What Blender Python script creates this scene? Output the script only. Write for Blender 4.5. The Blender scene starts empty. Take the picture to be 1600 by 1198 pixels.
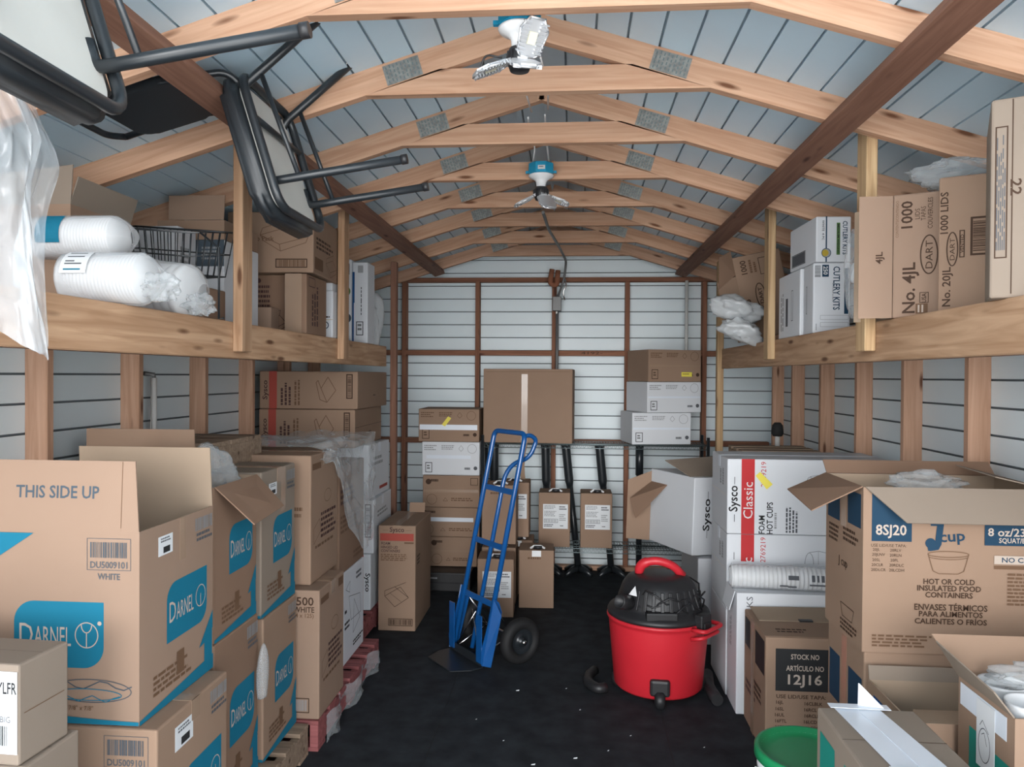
import bpy, bmesh, math, random
from mathutils import Vector, Matrix, noise
R = math.radians
rnd = random.Random(7)
sc = bpy.context.scene
col = sc.collection

# ------------------------------------------------------------------ camera
F = 1180.0
yaw, pitch, roll = math.atan(93 / F), -math.atan(12 / F), R(0.37)
fw = Vector((-math.sin(yaw) * math.cos(pitch), math.cos(yaw) * math.cos(pitch), math.sin(pitch)))
rt = Vector((math.cos(yaw), math.sin(yaw), 0)); up = rt.cross(fw)
r2 = rt * math.cos(roll) + up * math.sin(roll); u2 = up * math.cos(roll) - rt * math.sin(roll)
cam_data = bpy.data.cameras.new('camera')
cam_data.sensor_fit = 'HORIZONTAL'; cam_data.sensor_width = 36.0; cam_data.lens = 36.0 * F / 1600
cam_data.clip_start = 0.05
cam = bpy.data.objects.new('camera', cam_data); col.objects.link(cam)
m = Matrix.Identity(4)
for i in range(3):
    m[i][0], m[i][1], m[i][2] = r2[i], u2[i], -fw[i]
m[0][3], m[1][3], m[2][3] = 0, 0, 1.66
cam.matrix_world = m
sc.camera = cam

# ------------------------------------------------------------------ sky, daylight and added fill lamps, exposure
w = bpy.data.worlds.new('overcast_sky'); sc.world = w; w.use_nodes = True
bg = w.node_tree.nodes['Background']
bg.inputs['Color'].default_value = (0.80, 0.90, 1.0, 1); bg.inputs['Strength'].default_value = 1.7
def daylight(name, d, e, ang):
    sun_lamp = bpy.data.lights.new(name, 'SUN'); sun_lamp.energy = e; sun_lamp.angle = R(ang); sun_lamp.color = (1.0, 0.975, 0.95)
    so = bpy.data.objects.new(name, sun_lamp); col.objects.link(so); so.location = (0, -3, 3)
    so.rotation_euler = Vector(d).to_track_quat('-Z', 'Y').to_euler()
daylight('daylight_ahead', (0.02, 0.985, -0.10), 1.5, 28)
daylight('wall_fill_one_side', (0.66, 0.75, -0.06), 1.5, 50)  # added slanted fill, brightens the side walls
daylight('wall_fill_other_side', (-0.66, 0.75, -0.06), 1.5, 50)  # matching added fill for the opposite wall
bounce_sun = bpy.data.lights.new('sun_lamp', 'SUN'); bounce_sun.energy = 13.0; bounce_sun.angle = R(3); bounce_sun.color = (1.0, 0.95, 0.88)  # added high lamp; its bounce off the ground brightens the roof underside
ss = bpy.data.objects.new('sun_lamp', bounce_sun); col.objects.link(ss); ss.rotation_euler = Vector((0.15, -0.55, -1.0)).to_track_quat('-Z', 'Y').to_euler(); ss.location = (0, 3, 8)
sc.view_settings.view_transform = 'Standard'; sc.view_settings.look = 'None'
sc.view_settings.exposure = 0.65; sc.view_settings.gamma = 1.0
sc.view_settings.use_curve_mapping = False

# ------------------------------------------------------------------ materials
MATS = {}
def nodemat(name):
    mt = bpy.data.materials.new(name); mt.use_nodes = True
    nt = mt.node_tree
    return mt, nt, nt.nodes['Principled BSDF']
def plain(name, c, rough=0.6, metal=0.0, var=0.06, scale=6.0, coat=0.0, spec=0.4):
    mt, nt, b = nodemat(name)
    b.inputs['Roughness'].default_value = rough; b.inputs['Metallic'].default_value = metal
    b.inputs['Specular IOR Level'].default_value = spec
    if coat: b.inputs['Coat Weight'].default_value = coat
    if var:
        tc = nt.nodes.new('ShaderNodeTexCoord'); nz = nt.nodes.new('ShaderNodeTexNoise'); rp = nt.nodes.new('ShaderNodeValToRGB')
        nz.inputs['Scale'].default_value = scale; nz.inputs['Detail'].default_value = 4
        rp.color_ramp.elements[0].position = 0.3; rp.color_ramp.elements[1].position = 0.7
        rp.color_ramp.elements[0].color = tuple(max(0, x * (1 - var)) for x in c) + (1,)
        rp.color_ramp.elements[1].color = tuple(min(1, x * (1 + var)) for x in c) + (1,)
        nt.links.new(tc.outputs['Object'], nz.inputs['Vector']); nt.links.new(nz.outputs['Fac'], rp.inputs['Fac'])
        nt.links.new(rp.outputs['Color'], b.inputs['Base Color'])
    else:
        b.inputs['Base Color'].default_value = c + (1,)
    MATS[name] = mt
    return mt
def wood(name, light, dark, knot, rough=0.75, grain=1.0):
    mt, nt, b = nodemat(name); N = nt.nodes.new; L = nt.links.new
    b.inputs['Roughness'].default_value = rough; b.inputs['Specular IOR Level'].default_value = 0.25
    tc = N('ShaderNodeTexCoord'); oi = N('ShaderNodeObjectInfo'); ad = N('ShaderNodeVectorMath'); ad.operation = 'ADD'
    mu = N('ShaderNodeMath'); mu.operation = 'MULTIPLY'; mu.inputs[1].default_value = 37.0
    L(oi.outputs['Random'], mu.inputs[0]); L(tc.outputs['Object'], ad.inputs[0]); L(mu.outputs[0], ad.inputs[1])
    mp = N('ShaderNodeMapping'); mp.inputs['Scale'].default_value = (1.3, 24 * grain, 24 * grain); L(ad.outputs[0], mp.inputs['Vector'])
    nz = N('ShaderNodeTexNoise'); nz.inputs['Scale'].default_value = 1.6; nz.inputs['Detail'].default_value = 5; nz.inputs['Distortion'].default_value = 1.1
    L(mp.outputs[0], nz.inputs['Vector'])
    rp = N('ShaderNodeValToRGB'); e = rp.color_ramp.elements
    e[0].position, e[1].position = 0.34, 0.66; e[0].color = dark + (1,); e[1].color = light + (1,)
    L(nz.outputs['Fac'], rp.inputs['Fac'])
    mp2 = N('ShaderNodeMapping'); mp2.inputs['Scale'].default_value = (3.4, 15, 15); L(ad.outputs[0], mp2.inputs['Vector'])
    vo = N('ShaderNodeTexVoronoi'); vo.inputs['Scale'].default_value = 1.0; L(mp2.outputs[0], vo.inputs['Vector'])
    kr = N('ShaderNodeValToRGB'); k = kr.color_ramp.elements
    k[0].position, k[1].position = 0.08, 0.19; k[0].color = (1, 1, 1, 1); k[1].color = (0, 0, 0, 1)
    L(vo.outputs['Distance'], kr.inputs['Fac'])
    mx = N('ShaderNodeMix'); mx.data_type = 'RGBA'; L(kr.outputs['Color'], mx.inputs['Factor'])
    L(rp.outputs['Color'], mx.inputs['A']); mx.inputs['B'].default_value = knot + (1,)
    hs = N('ShaderNodeHueSaturation'); mr = N('ShaderNodeMapRange')
    mr.inputs['To Min'].default_value = 0.86; mr.inputs['To Max'].default_value = 1.12
    L(oi.outputs['Random'], mr.inputs['Value']); L(mr.outputs[0], hs.inputs['Value']); L(mx.outputs['Result'], hs.inputs['Color'])
    L(hs.outputs['Color'], b.inputs['Base Color'])
    MATS[name] = mt
def film(name, tint, clear=0.55, rough=0.18):
    mt, nt, b = nodemat(name); N = nt.nodes.new; L = nt.links.new
    b.inputs['Base Color'].default_value = tint + (1,); b.inputs['Roughness'].default_value = rough; b.inputs['Specular IOR Level'].default_value = 0.8
    tr = N('ShaderNodeBsdfTransparent'); mx = N('ShaderNodeMixShader'); lw = N('ShaderNodeLayerWeight'); lw.inputs['Blend'].default_value = 0.35
    mr = N('ShaderNodeMapRange'); mr.inputs['To Min'].default_value = 1 - clear; mr.inputs['To Max'].default_value = min(1, 1.35 - clear)
    L(lw.outputs['Facing'], mr.inputs['Value']); L(mr.outputs[0], mx.inputs[0]); L(tr.outputs[0], mx.inputs[1]); L(b.outputs[0], mx.inputs[2])
    L(mx.outputs[0], nt.nodes['Material Output'].inputs['Surface'])
    MATS[name] = mt

wood('pine', (0.66, 0.41, 0.275), (0.53, 0.295, 0.185), (0.17, 0.07, 0.035))
wood('stud_pine', (0.62, 0.385, 0.27), (0.49, 0.285, 0.185), (0.16, 0.07, 0.04))
wood('old_pine', (0.27, 0.14, 0.095), (0.20, 0.098, 0.066), (0.09, 0.04, 0.03))
wood('red_pine', (0.30, 0.14, 0.085), (0.21, 0.09, 0.055), (0.08, 0.03, 0.02))
wood('treated', (0.56, 0.36, 0.225), (0.38, 0.22, 0.125), (0.13, 0.06, 0.03), grain=0.8)
wood('treated_post', (0.60, 0.42, 0.24), (0.40, 0.25, 0.13), (0.20, 0.11, 0.06), grain=1.3)
wood('pallet_wood', (0.34, 0.25, 0.18), (0.22, 0.155, 0.11), (0.10, 0.06, 0.04))
wood('pallet_red', (0.34, 0.115, 0.115), (0.22, 0.07, 0.07), (0.12, 0.03, 0.03))
plain('kraft', (0.305, 0.205, 0.145), 0.85, var=0.05, scale=3, spec=0.15)
plain('kraft_light', (0.31, 0.212, 0.155), 0.85, var=0.04, scale=3, spec=0.15)
plain('kraft_dark', (0.245, 0.155, 0.107), 0.85, var=0.05, scale=3, spec=0.15)
plain('kraft_inside', (0.37, 0.28, 0.205), 0.9, var=0.04, scale=3, spec=0.1)
plain('kraft_grey', (0.26, 0.21, 0.168), 0.85, var=0.04, scale=3, spec=0.15)
plain('white_board', (0.66, 0.68, 0.71), 0.6, var=0.02, scale=3, spec=0.3)
plain('siding', (0.74, 0.83, 0.865), 0.42, 0.0, var=0.035, scale=2.0, spec=0.45)
plain('roof_panel', (0.60, 0.78, 0.90), 0.38, 0.0, var=0.04, scale=2.0, spec=0.5)
plain('black_floor', (0.026, 0.030, 0.035), 0.8, var=0.35, scale=9, spec=0.2)
plain('concrete', (0.55, 0.56, 0.57), 0.9, var=0.08)
plain('roof_groove_shade', (0.42, 0.52, 0.58), 0.7, var=0)  # fainter groove shade for the roof, put into the colour
plain('groove_shade', (0.15, 0.175, 0.19), 0.8, var=0)  # shade inside the wall grooves, put into the colour
plain('galvanised', (0.34, 0.34, 0.32), 0.5, 0.6, var=0.25, scale=60)
plain('black_metal', (0.018, 0.022, 0.026), 0.32, 0.0, var=0.1, spec=0.6)
plain('black_vinyl', (0.016, 0.020, 0.024), 0.38, var=0.1, spec=0.6)
plain('black_plastic', (0.018, 0.018, 0.020), 0.45, var=0.15, spec=0.5)
plain('rubber', (0.012, 0.012, 0.013), 0.7, var=0.1)
plain('chrome', (0.7, 0.7, 0.7), 0.22, 1.0, var=0)
plain('zinc_wire', (0.20, 0.25, 0.26), 0.4, 0.7, var=0.1)
plain('aluminium', (0.72, 0.73, 0.75), 0.38, 0.75, var=0.05)
plain('board_white', (0.60, 0.59, 0.55), 0.7, var=0.03)
plain('blue_paint', (0.006, 0.085, 0.29), 0.28, 0.0, var=0.05, coat=0.4, spec=0.6)
plain('red_plastic', (0.60, 0.022, 0.035), 0.42, var=0.05, spec=0.5)
plain('green_plastic', (0.012, 0.23, 0.085), 0.35, var=0.05, spec=0.5)
plain('white_plastic', (0.82, 0.83, 0.84), 0.35, var=0.02)
plain('white_foam', (0.64, 0.65, 0.66), 0.6, var=0.015)
plain('cyan_plastic', (0.015, 0.30, 0.50), 0.4, var=0.04)
plain('led', (0.80, 0.76, 0.55), 0.4, var=0)
plain('pvc', (0.62, 0.62, 0.60), 0.4, var=0.03)
plain('conduit_grey', (0.16, 0.16, 0.16), 0.45, 0.3, var=0.05)
plain('rust', (0.28, 0.11, 0.06), 0.8, var=0.2, scale=30)
plain('brown_tape', (0.34, 0.235, 0.165), 0.25, var=0.03, coat=0.3)
plain('white_tape', (0.70, 0.75, 0.82), 0.3, var=0.02)
plain('paper', (0.70, 0.72, 0.74), 0.6, var=0)
plain('yellow_tag', (0.82, 0.70, 0.10), 0.6, var=0)
film('clear_film', (0.66, 0.70, 0.72), 0.78, 0.14)
film('sheet_film', (0.62, 0.66, 0.69), 0.62, 0.14)
film('milky_film', (0.68, 0.71, 0.73), 0.34, 0.18)
film('wrap_film', (0.90, 0.92, 0.94), 0.84, 0.12)
# printing inks
for n, c in {'ink_brown': (0.06, 0.033, 0.021), 'ink_faint': (0.15, 0.085, 0.05), 'ink_grey': (0.096, 0.102, 0.114), 'ink_lgrey': (0.306, 0.3145, 0.323),
             'ink_black': (0.015, 0.015, 0.0168), 'ink_cyan': (0.0095, 0.1568, 0.2517), 'ink_navy': (0.0144, 0.0468, 0.087), 'ink_blue': (0.012, 0.066, 0.198),
             'ink_red': (0.493, 0.03825, 0.0425), 'ink_rust': (0.364, 0.07, 0.0525), 'ink_teal': (0.015, 0.225, 0.18), 'ink_white': (0.697, 0.697, 0.697), 'ink_cream': (0.48, 0.4, 0.34),
             'ink_slate': (0.066, 0.09, 0.114), 'ink_purple': (0.072, 0.036, 0.033), 'ink_charcoal': (0.027, 0.0276, 0.0288), 'ink_green': (0.09, 0.18, 0.06), 'ink_yellow': (0.45, 0.33, 0.048)}.items():
    plain(n, c, 0.7, var=0, spec=0.2)

# ------------------------------------------------------------------ mesh helpers
class MB:
    def __init__(self): self.bm = bmesh.new(); self.mats = []
    def mi(self, name):
        if name not in self.mats: self.mats.append(name)
        return self.mats.index(name)
    def face(self, pts, mat, smooth=False):
        f = self.bm.faces.new([self.bm.verts.new(p) for p in pts]); f.material_index = self.mi(mat); f.smooth = smooth; return f
    def box(self, x0, x1, y0, y1, z0, z1, mat, bevel=0.0):
        v = [self.bm.verts.new(p) for p in ((x0, y0, z0), (x1, y0, z0), (x1, y1, z0), (x0, y1, z0), (x0, y0, z1), (x1, y0, z1), (x1, y1, z1), (x0, y1, z1))]
        i = self.mi(mat); fs = []
        for q in ((3, 2, 1, 0), (4, 5, 6, 7), (0, 1, 5, 4), (1, 2, 6, 5), (2, 3, 7, 6), (3, 0, 4, 7)):
            f = self.bm.faces.new([v[k] for k in q]); f.material_index = i; fs.append(f)
        if bevel:
            es = list({e for f in fs for e in f.edges})
            bmesh.ops.bevel(self.bm, geom=es, offset=bevel, segments=2, affect='EDGES', profile=0.5, material=i)
        return v
    def obox(self, M, sx, sy, sz, mat, bevel=0.0):       # box centred on matrix M
        n0 = len(self.bm.verts); self.bm.verts.ensure_lookup_table()
        before = set(self.bm.verts)
        self.box(-sx / 2, sx / 2, -sy / 2, sy / 2, -sz / 2, sz / 2, mat, bevel)
        for v in self.bm.verts:
            if v not in before: v.co = M @ v.co
    def slab(self, a, b, c, d, t, mat):                   # quad a,b,c,d with thickness t
        a, b, c, d = map(Vector, (a, b, c, d)); n = (b - a).cross(d - a).normalized() * t
        top = [self.bm.verts.new(p) for p in (a, b, c, d)]; bot = [self.bm.verts.new(p - n) for p in (a, b, c, d)]
        i = self.mi(mat)
        for q in ([top[0], top[1], top[2], top[3]], [bot[3], bot[2], bot[1], bot[0]]):
            self.bm.faces.new(q).material_index = i
        for k in range(4):
            j = (k + 1) % 4
            self.bm.faces.new([top[j], top[k], bot[k], bot[j]]).material_index = i
    def prism(self, pts, depth, mat, M=Matrix.Identity(4), bevel=0.0):   # xy outline extruded in +z
        bot = [self.bm.verts.new(M @ Vector((x, y, 0))) for x, y in pts]; top = [self.bm.verts.new(M @ Vector((x, y, depth))) for x, y in pts]
        i = self.mi(mat); fs = [self.bm.faces.new(list(reversed(bot))), self.bm.faces.new(top)]
        n = len(pts)
        for k in range(n):
            fs.append(self.bm.faces.new([bot[k], bot[(k + 1) % n], top[(k + 1) % n], top[k]]))
        for f in fs: f.material_index = i
        if bevel:
            es = list({e for f in fs[:2] for e in f.edges})
            bmesh.ops.bevel(self.bm, geom=es, offset=bevel, segments=3, affect='EDGES', material=i)
    def tube(self, pts, r, mat, seg=10, closed=False, cap=True, fillet=0.0):
        P = [Vector(p) for p in pts]
        if fillet:
            Q = [P[0]]; rl = list(r) if isinstance(r, (list, tuple)) else None; RR = [rl[0]] if rl else None
            for k in range(1, len(P) - 1):
                if rl: RR += [rl[k]] * 7
                a, b, c = P[k - 1], P[k], P[k + 1]
                f = min(fillet, (a - b).length * 0.48, (c - b).length * 0.48)
                p0, p1 = b + (a - b).normalized() * f, b + (c - b).normalized() * f
                for s in range(7):
                    t = s / 6; Q.append(p0.lerp(b, t).lerp(b.lerp(p1, t), t))
            Q.append(P[-1]); P = Q
            if rl: r = RR + [rl[-1]]
        n = len(P); rings = []; i = self.mi(mat); prev = None
        for k in range(n):
            if closed: d = (P[(k + 1) % n] - P[k - 1]).normalized()
            else: d = (P[min(k + 1, n - 1)] - P[max(k - 1, 0)]).normalized()
            if prev is None:
                a = Vector((0, 0, 1)) if abs(d.z) < 0.9 else Vector((1, 0, 0)); nn = d.cross(a).normalized()
            else: nn = (prev - d * prev.dot(d)).normalized()
            prev = nn; bb = d.cross(nn); rr = r[k] if isinstance(r, (list, tuple)) else r
            rings.append([self.bm.verts.new(P[k] + (nn * math.cos(2 * math.pi * s / seg) + bb * math.sin(2 * math.pi * s / seg)) * rr) for s in range(seg)])
        for k in range(n if closed else n - 1):
            A, B = rings[k], rings[(k + 1) % n]
            for s in range(seg):
                f = self.bm.faces.new([A[s], A[(s + 1) % seg], B[(s + 1) % seg], B[s]]); f.material_index = i; f.smooth = True
        if cap and not closed:
            self.bm.faces.new(list(reversed(rings[0]))).material_index = i; self.bm.faces.new(rings[-1]).material_index = i
    def lathe(self, prof, mat, seg=40, M=Matrix.Identity(4), smooth=True, mats=None):   # profile [(r, z)]
        rings = []; i = self.mi(mat)
        for r_, z_ in prof:
            if r_ < 1e-5: rings.append([self.bm.verts.new(M @ Vector((0, 0, z_)))])
            else: rings.append([self.bm.verts.new(M @ Vector((r_ * math.cos(2 * math.pi * s / seg), r_ * math.sin(2 * math.pi * s / seg), z_))) for s in range(seg)])
        for k in range(len(rings) - 1):
            A, B = rings[k], rings[k + 1]; mi = self.mi(mats[k]) if mats else i
            for s in range(seg):
                t = (s + 1) % seg
                if len(A) == 1 and len(B) == 1: continue
                q = [A[0], B[t], B[s]] if len(A) == 1 else ([A[s], A[t], B[0]] if len(B) == 1 else [A[s], A[t], B[t], B[s]])
                f = self.bm.faces.new(q); f.material_index = mi; f.smooth = smooth
    def build(self, name, parent=None, M=None, fix=True, **props):
        if fix: bmesh.ops.recalc_face_normals(self.bm, faces=[f for f in self.bm.faces if not getattr(self, 'keep', None) or f not in self.keep])
        me = bpy.data.meshes.new(name); self.bm.to_mesh(me); self.bm.free()
        for n in self.mats: me.materials.append(MATS[n])
        o = bpy.data.objects.new(name, me); col.objects.link(o)
        if parent: o.parent = parent
        if M is not None: o.matrix_basis = M
        for k, v in props.items(): o[k] = v
        return o
def tag(o, label, category, group=None):
    o['label'] = label; o['category'] = category
    if group: o['group'] = group
    return o
def empty(name, loc, rz=0.0, label=None, category=None, group=None, rot=None):
    o = bpy.data.objects.new(name, None); o.empty_display_size = 0.1; col.objects.link(o)
    o.location = loc; o.rotation_euler = rot if rot else (0, 0, rz)
    if label: tag(o, label, category, group)
    return o
def dup(o, parent=None):
    c = o.copy(); col.objects.link(c)
    if parent: c.parent = parent
    for ch in list(o.children): dup(ch, c)
    return c
def board_matrix(p0, p1, wdir):
    x = (Vector(p1) - Vector(p0)).normalized(); wv = Vector(wdir); y = (wv - x * wv.dot(x)).normalized(); z = x.cross(y)
    M = Matrix.Identity(4)
    for i in range(3): M[i][0], M[i][1], M[i][2], M[i][3] = x[i], y[i], z[i], (p0[i] + p1[i]) / 2
    return M
def board(name, p0, p1, wid, thk, wdir, mat, parent=None, off=(0, 0, 0), cut=(0.0, 0.0), **props):
    """a plank: length along its own x, width wid along wdir, thickness thk; cut slants the two ends"""
    M = board_matrix(p0, p1, wdir); L = (Vector(p1) - Vector(p0)).length
    mb = MB(); v = mb.box(-L / 2, L / 2, -wid / 2, wid / 2, -thk / 2, thk / 2, mat)
    if cut != (0.0, 0.0):
        for q in v:
            s = q.co.y / wid
            q.co.x += (-s * cut[0]) if q.co.x < 0 else (s * cut[1])
    else:
        bmesh.ops.bevel(mb.bm, geom=list(mb.bm.edges), offset=0.003, segments=1, affect='EDGES')
    if parent: M = Matrix.Translation(-Vector(off)) @ M
    return mb.build(name, parent, M, **props)

# ------------------------------------------------------------------ printing on cartons
_txt = {}
def text_geo(s, bold):
    k = (s, bold)
    if k not in _txt:
        cu = bpy.data.curves.new('lettering', 'FONT'); cu.body = s; cu.align_x = 'CENTER'; cu.align_y = 'CENTER'; cu.resolution_u = 2
        cu.size = 1.0; cu.offset = 0.018 if bold else 0.0
        ob = bpy.data.objects.new('lettering', cu); me = ob.to_mesh()
        _txt[k] = ([tuple(v.co) for v in me.vertices], [tuple(p.vertices) for p in me.polygons])
        ob.to_mesh_clear(); bpy.data.objects.remove(ob); bpy.data.curves.remove(cu)
    return _txt[k]
class Face:
    """a rectangle on a surface: origin o, unit vectors u and v, size w x h (metres)"""
    def __init__(s, o, u, v, w_, h_): s.o, s.u, s.v, s.w, s.h = Vector(o), Vector(u).normalized(), Vector(v).normalized(), w_, h_; s.n = s.u.cross(s.v); s.k = 0
    def at(s, a, b, lift): return s.o + s.u * a + s.v * b + s.n * lift
def ink(mb, fc, items):
    for it in items:
        fc.k += 1; e = 0.0006 + 0.00012 * fc.k
        kind = it[0]; W, H = fc.w, fc.h
        P = lambda u, v: fc.at(u * W, v * H, e)
        def quad(a0, b0, a1, b1, c): mb.face([fc.at(a0, b0, e), fc.at(a1, b0, e), fc.at(a1, b1, e), fc.at(a0, b1, e)], c)
        def seg(a, b, c, lw):
            d = (b - a)
            if d.length < 1e-6: return
            s_ = fc.n.cross(d.normalized()) * lw / 2; mb.face([a - s_, b - s_, b + s_, a + s_], c)
        if kind == 't':      # text: string, u, v, height(m), ink, rot(deg), width(m) or 0, bold
            _, s, u, v, hgt, c = it[:6]; rot = it[6] if len(it) > 6 else 0; width = it[7] if len(it) > 7 else 0; bold = it[8] if len(it) > 8 else True
            vs, ps = text_geo(s, bold); x0, x1 = min(p[0] for p in vs), max(p[0] for p in vs); y0, y1 = min(p[1] for p in vs), max(p[1] for p in vs)
            sy = hgt / 0.70; sx = width / (x1 - x0) if width else sy
            ca, sa = math.cos(R(rot)), math.sin(R(rot)); out = []
            for x, y, _z in vs:
                x = (x - (x0 + x1) / 2) * sx; y = (y - (y0 + y1) / 2) * sy
                out.append(mb.bm.verts.new(fc.at(u * W + x * ca - y * sa, v * H + x * sa + y * ca, e)))
            mi = mb.mi(c)
            for p in ps:
                try: mb.bm.faces.new([out[q] for q in p]).material_index = mi
                except ValueError: pass
        elif kind == 'r': quad(it[1] * W, it[2] * H, it[3] * W, it[4] * H, it[5])
        elif kind == 'o':
            lw = it[6] if len(it) > 6 else 0.004; a0, b0, a1, b1 = it[1] * W, it[2] * H, it[3] * W, it[4] * H
            quad(a0, b0, a1, b0 + lw, it[5]); quad(a0, b1 - lw, a1, b1, it[5]); quad(a0, b0 + lw, a0 + lw, b1 - lw, it[5]); quad(a1 - lw, b0 + lw, a1, b1 - lw, it[5])
        elif kind in ('b', 'bv'):                           # barcode
            g = random.Random(int(it[1] * 991 + it[2] * 77)); a0, b0, a1, b1 = it[1] * W, it[2] * H, it[3] * W, it[4] * H; p = 0.0
            while p < 1:
                wd = g.choice((0.012, 0.02, 0.035)); q = min(1, p + wd)
                if kind == 'b': quad(a0 + (a1 - a0) * p, b0, a0 + (a1 - a0) * q, b1, it[5])
                else: quad(a0, b0 + (b1 - b0) * p, a1, b0 + (b1 - b0) * q, it[5])
                p = q + g.choice((0.012, 0.018, 0.03))
        elif kind in ('lines', 'linesv'):                   # rows of print too small to read
            g = random.Random(int(it[1] * 777 + it[2] * 131)); n = it[6]; a0, b0, a1, b1 = it[1] * W, it[2] * H, it[3] * W, it[4] * H
            for q in range(n):
                p = 0.0; end = g.uniform(0.7, 1.0)
                while p < end:
                    wd = g.uniform(0.06, 0.17); s1 = min(end, p + wd)
                    if kind == 'lines':
                        y1 = b1 - (b1 - b0) * q / n; y0_ = y1 - (b1 - b0) / n * 0.55; quad(a0 + (a1 - a0) * p, y0_, a0 + (a1 - a0) * s1, y1, it[5])
                    else:
                        x0_ = a0 + (a1 - a0) * q / n; x1_ = x0_ + (a1 - a0) / n * 0.55; quad(x0_, b0 + (b1 - b0) * p, x1_, b0 + (b1 - b0) * s1, it[5])
                    p = s1 + 0.03
        elif kind == 'p': mb.face([P(u, v) for u, v in it[1]], it[2])
        elif kind == 'l':
            pts = [P(u, v) for u, v in it[1]]
            for a, b in zip(pts, pts[1:]): seg(a, b, it[2], it[3])
        elif kind == 'e':                                   # ellipse ring, radii in metres
            _, u, v, ra, rb, c, lw = it[:7]; n = 32; ar = it[7] if len(it) > 7 else (0, 360)
            pts = [fc.at(u * W + ra * math.cos(R(ar[0] + (ar[1] - ar[0]) * k / n)), v * H + rb * math.sin(R(ar[0] + (ar[1] - ar[0]) * k / n)), e) for k in range(n + 1)]
            for a, b in zip(pts, pts[1:]): seg(a, b, c, lw)
        elif kind == 'd':                                   # filled disc
            _, u, v, ra, c = it; mb.face([fc.at(u * W + ra * math.cos(2 * math.pi * k / 24), v * H + ra * math.sin(2 * math.pi * k / 24), e) for k in range(24)], c)
def rounded(u0, v0, u1, v1, asp, r=0.35, corners=(1, 0, 1, 0)):
    """outline in face fractions with chosen rounded corners (order: upper-left, lower-left, lower-right, upper-right); asp = face w/h"""
    hh = v1 - v0; rv = hh * r; ru = rv / asp; pts = []
    def arc(cu, cv, a0, a1):
        for k in range(9):
            a = R(a0 + (a1 - a0) * k / 8); pts.append((cu + ru * math.cos(a), cv + rv * math.sin(a)))
    if corners[1]: arc(u0 + ru, v0 + rv, 180, 270)
    else: pts.append((u0, v0))
    if corners[2]: arc(u1 - ru, v0 + rv, 270, 360)
    else: pts.append((u1, v0))
    if corners[3]: arc(u1 - ru, v1 - rv, 0, 90)
    else: pts.append((u1, v1))
    if corners[0]: arc(u0 + ru, v1 - rv, 90, 180)
    else: pts.append((u0, v1))
    return pts
def faces_of(W, D, H):
    return {'F': Face((-W / 2, -D / 2, 0), (1, 0, 0), (0, 0, 1), W, H), 'B': Face((W / 2, D / 2, 0), (-1, 0, 0), (0, 0, 1), W, H),
            'R': Face((W / 2, -D / 2, 0), (0, 1, 0), (0, 0, 1), D, H), 'L': Face((-W / 2, D / 2, 0), (0, -1, 0), (0, 0, 1), D, H),
            'T': Face((-W / 2, -D / 2, H), (1, 0, 0), (0, 1, 0), W, D)}
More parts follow.
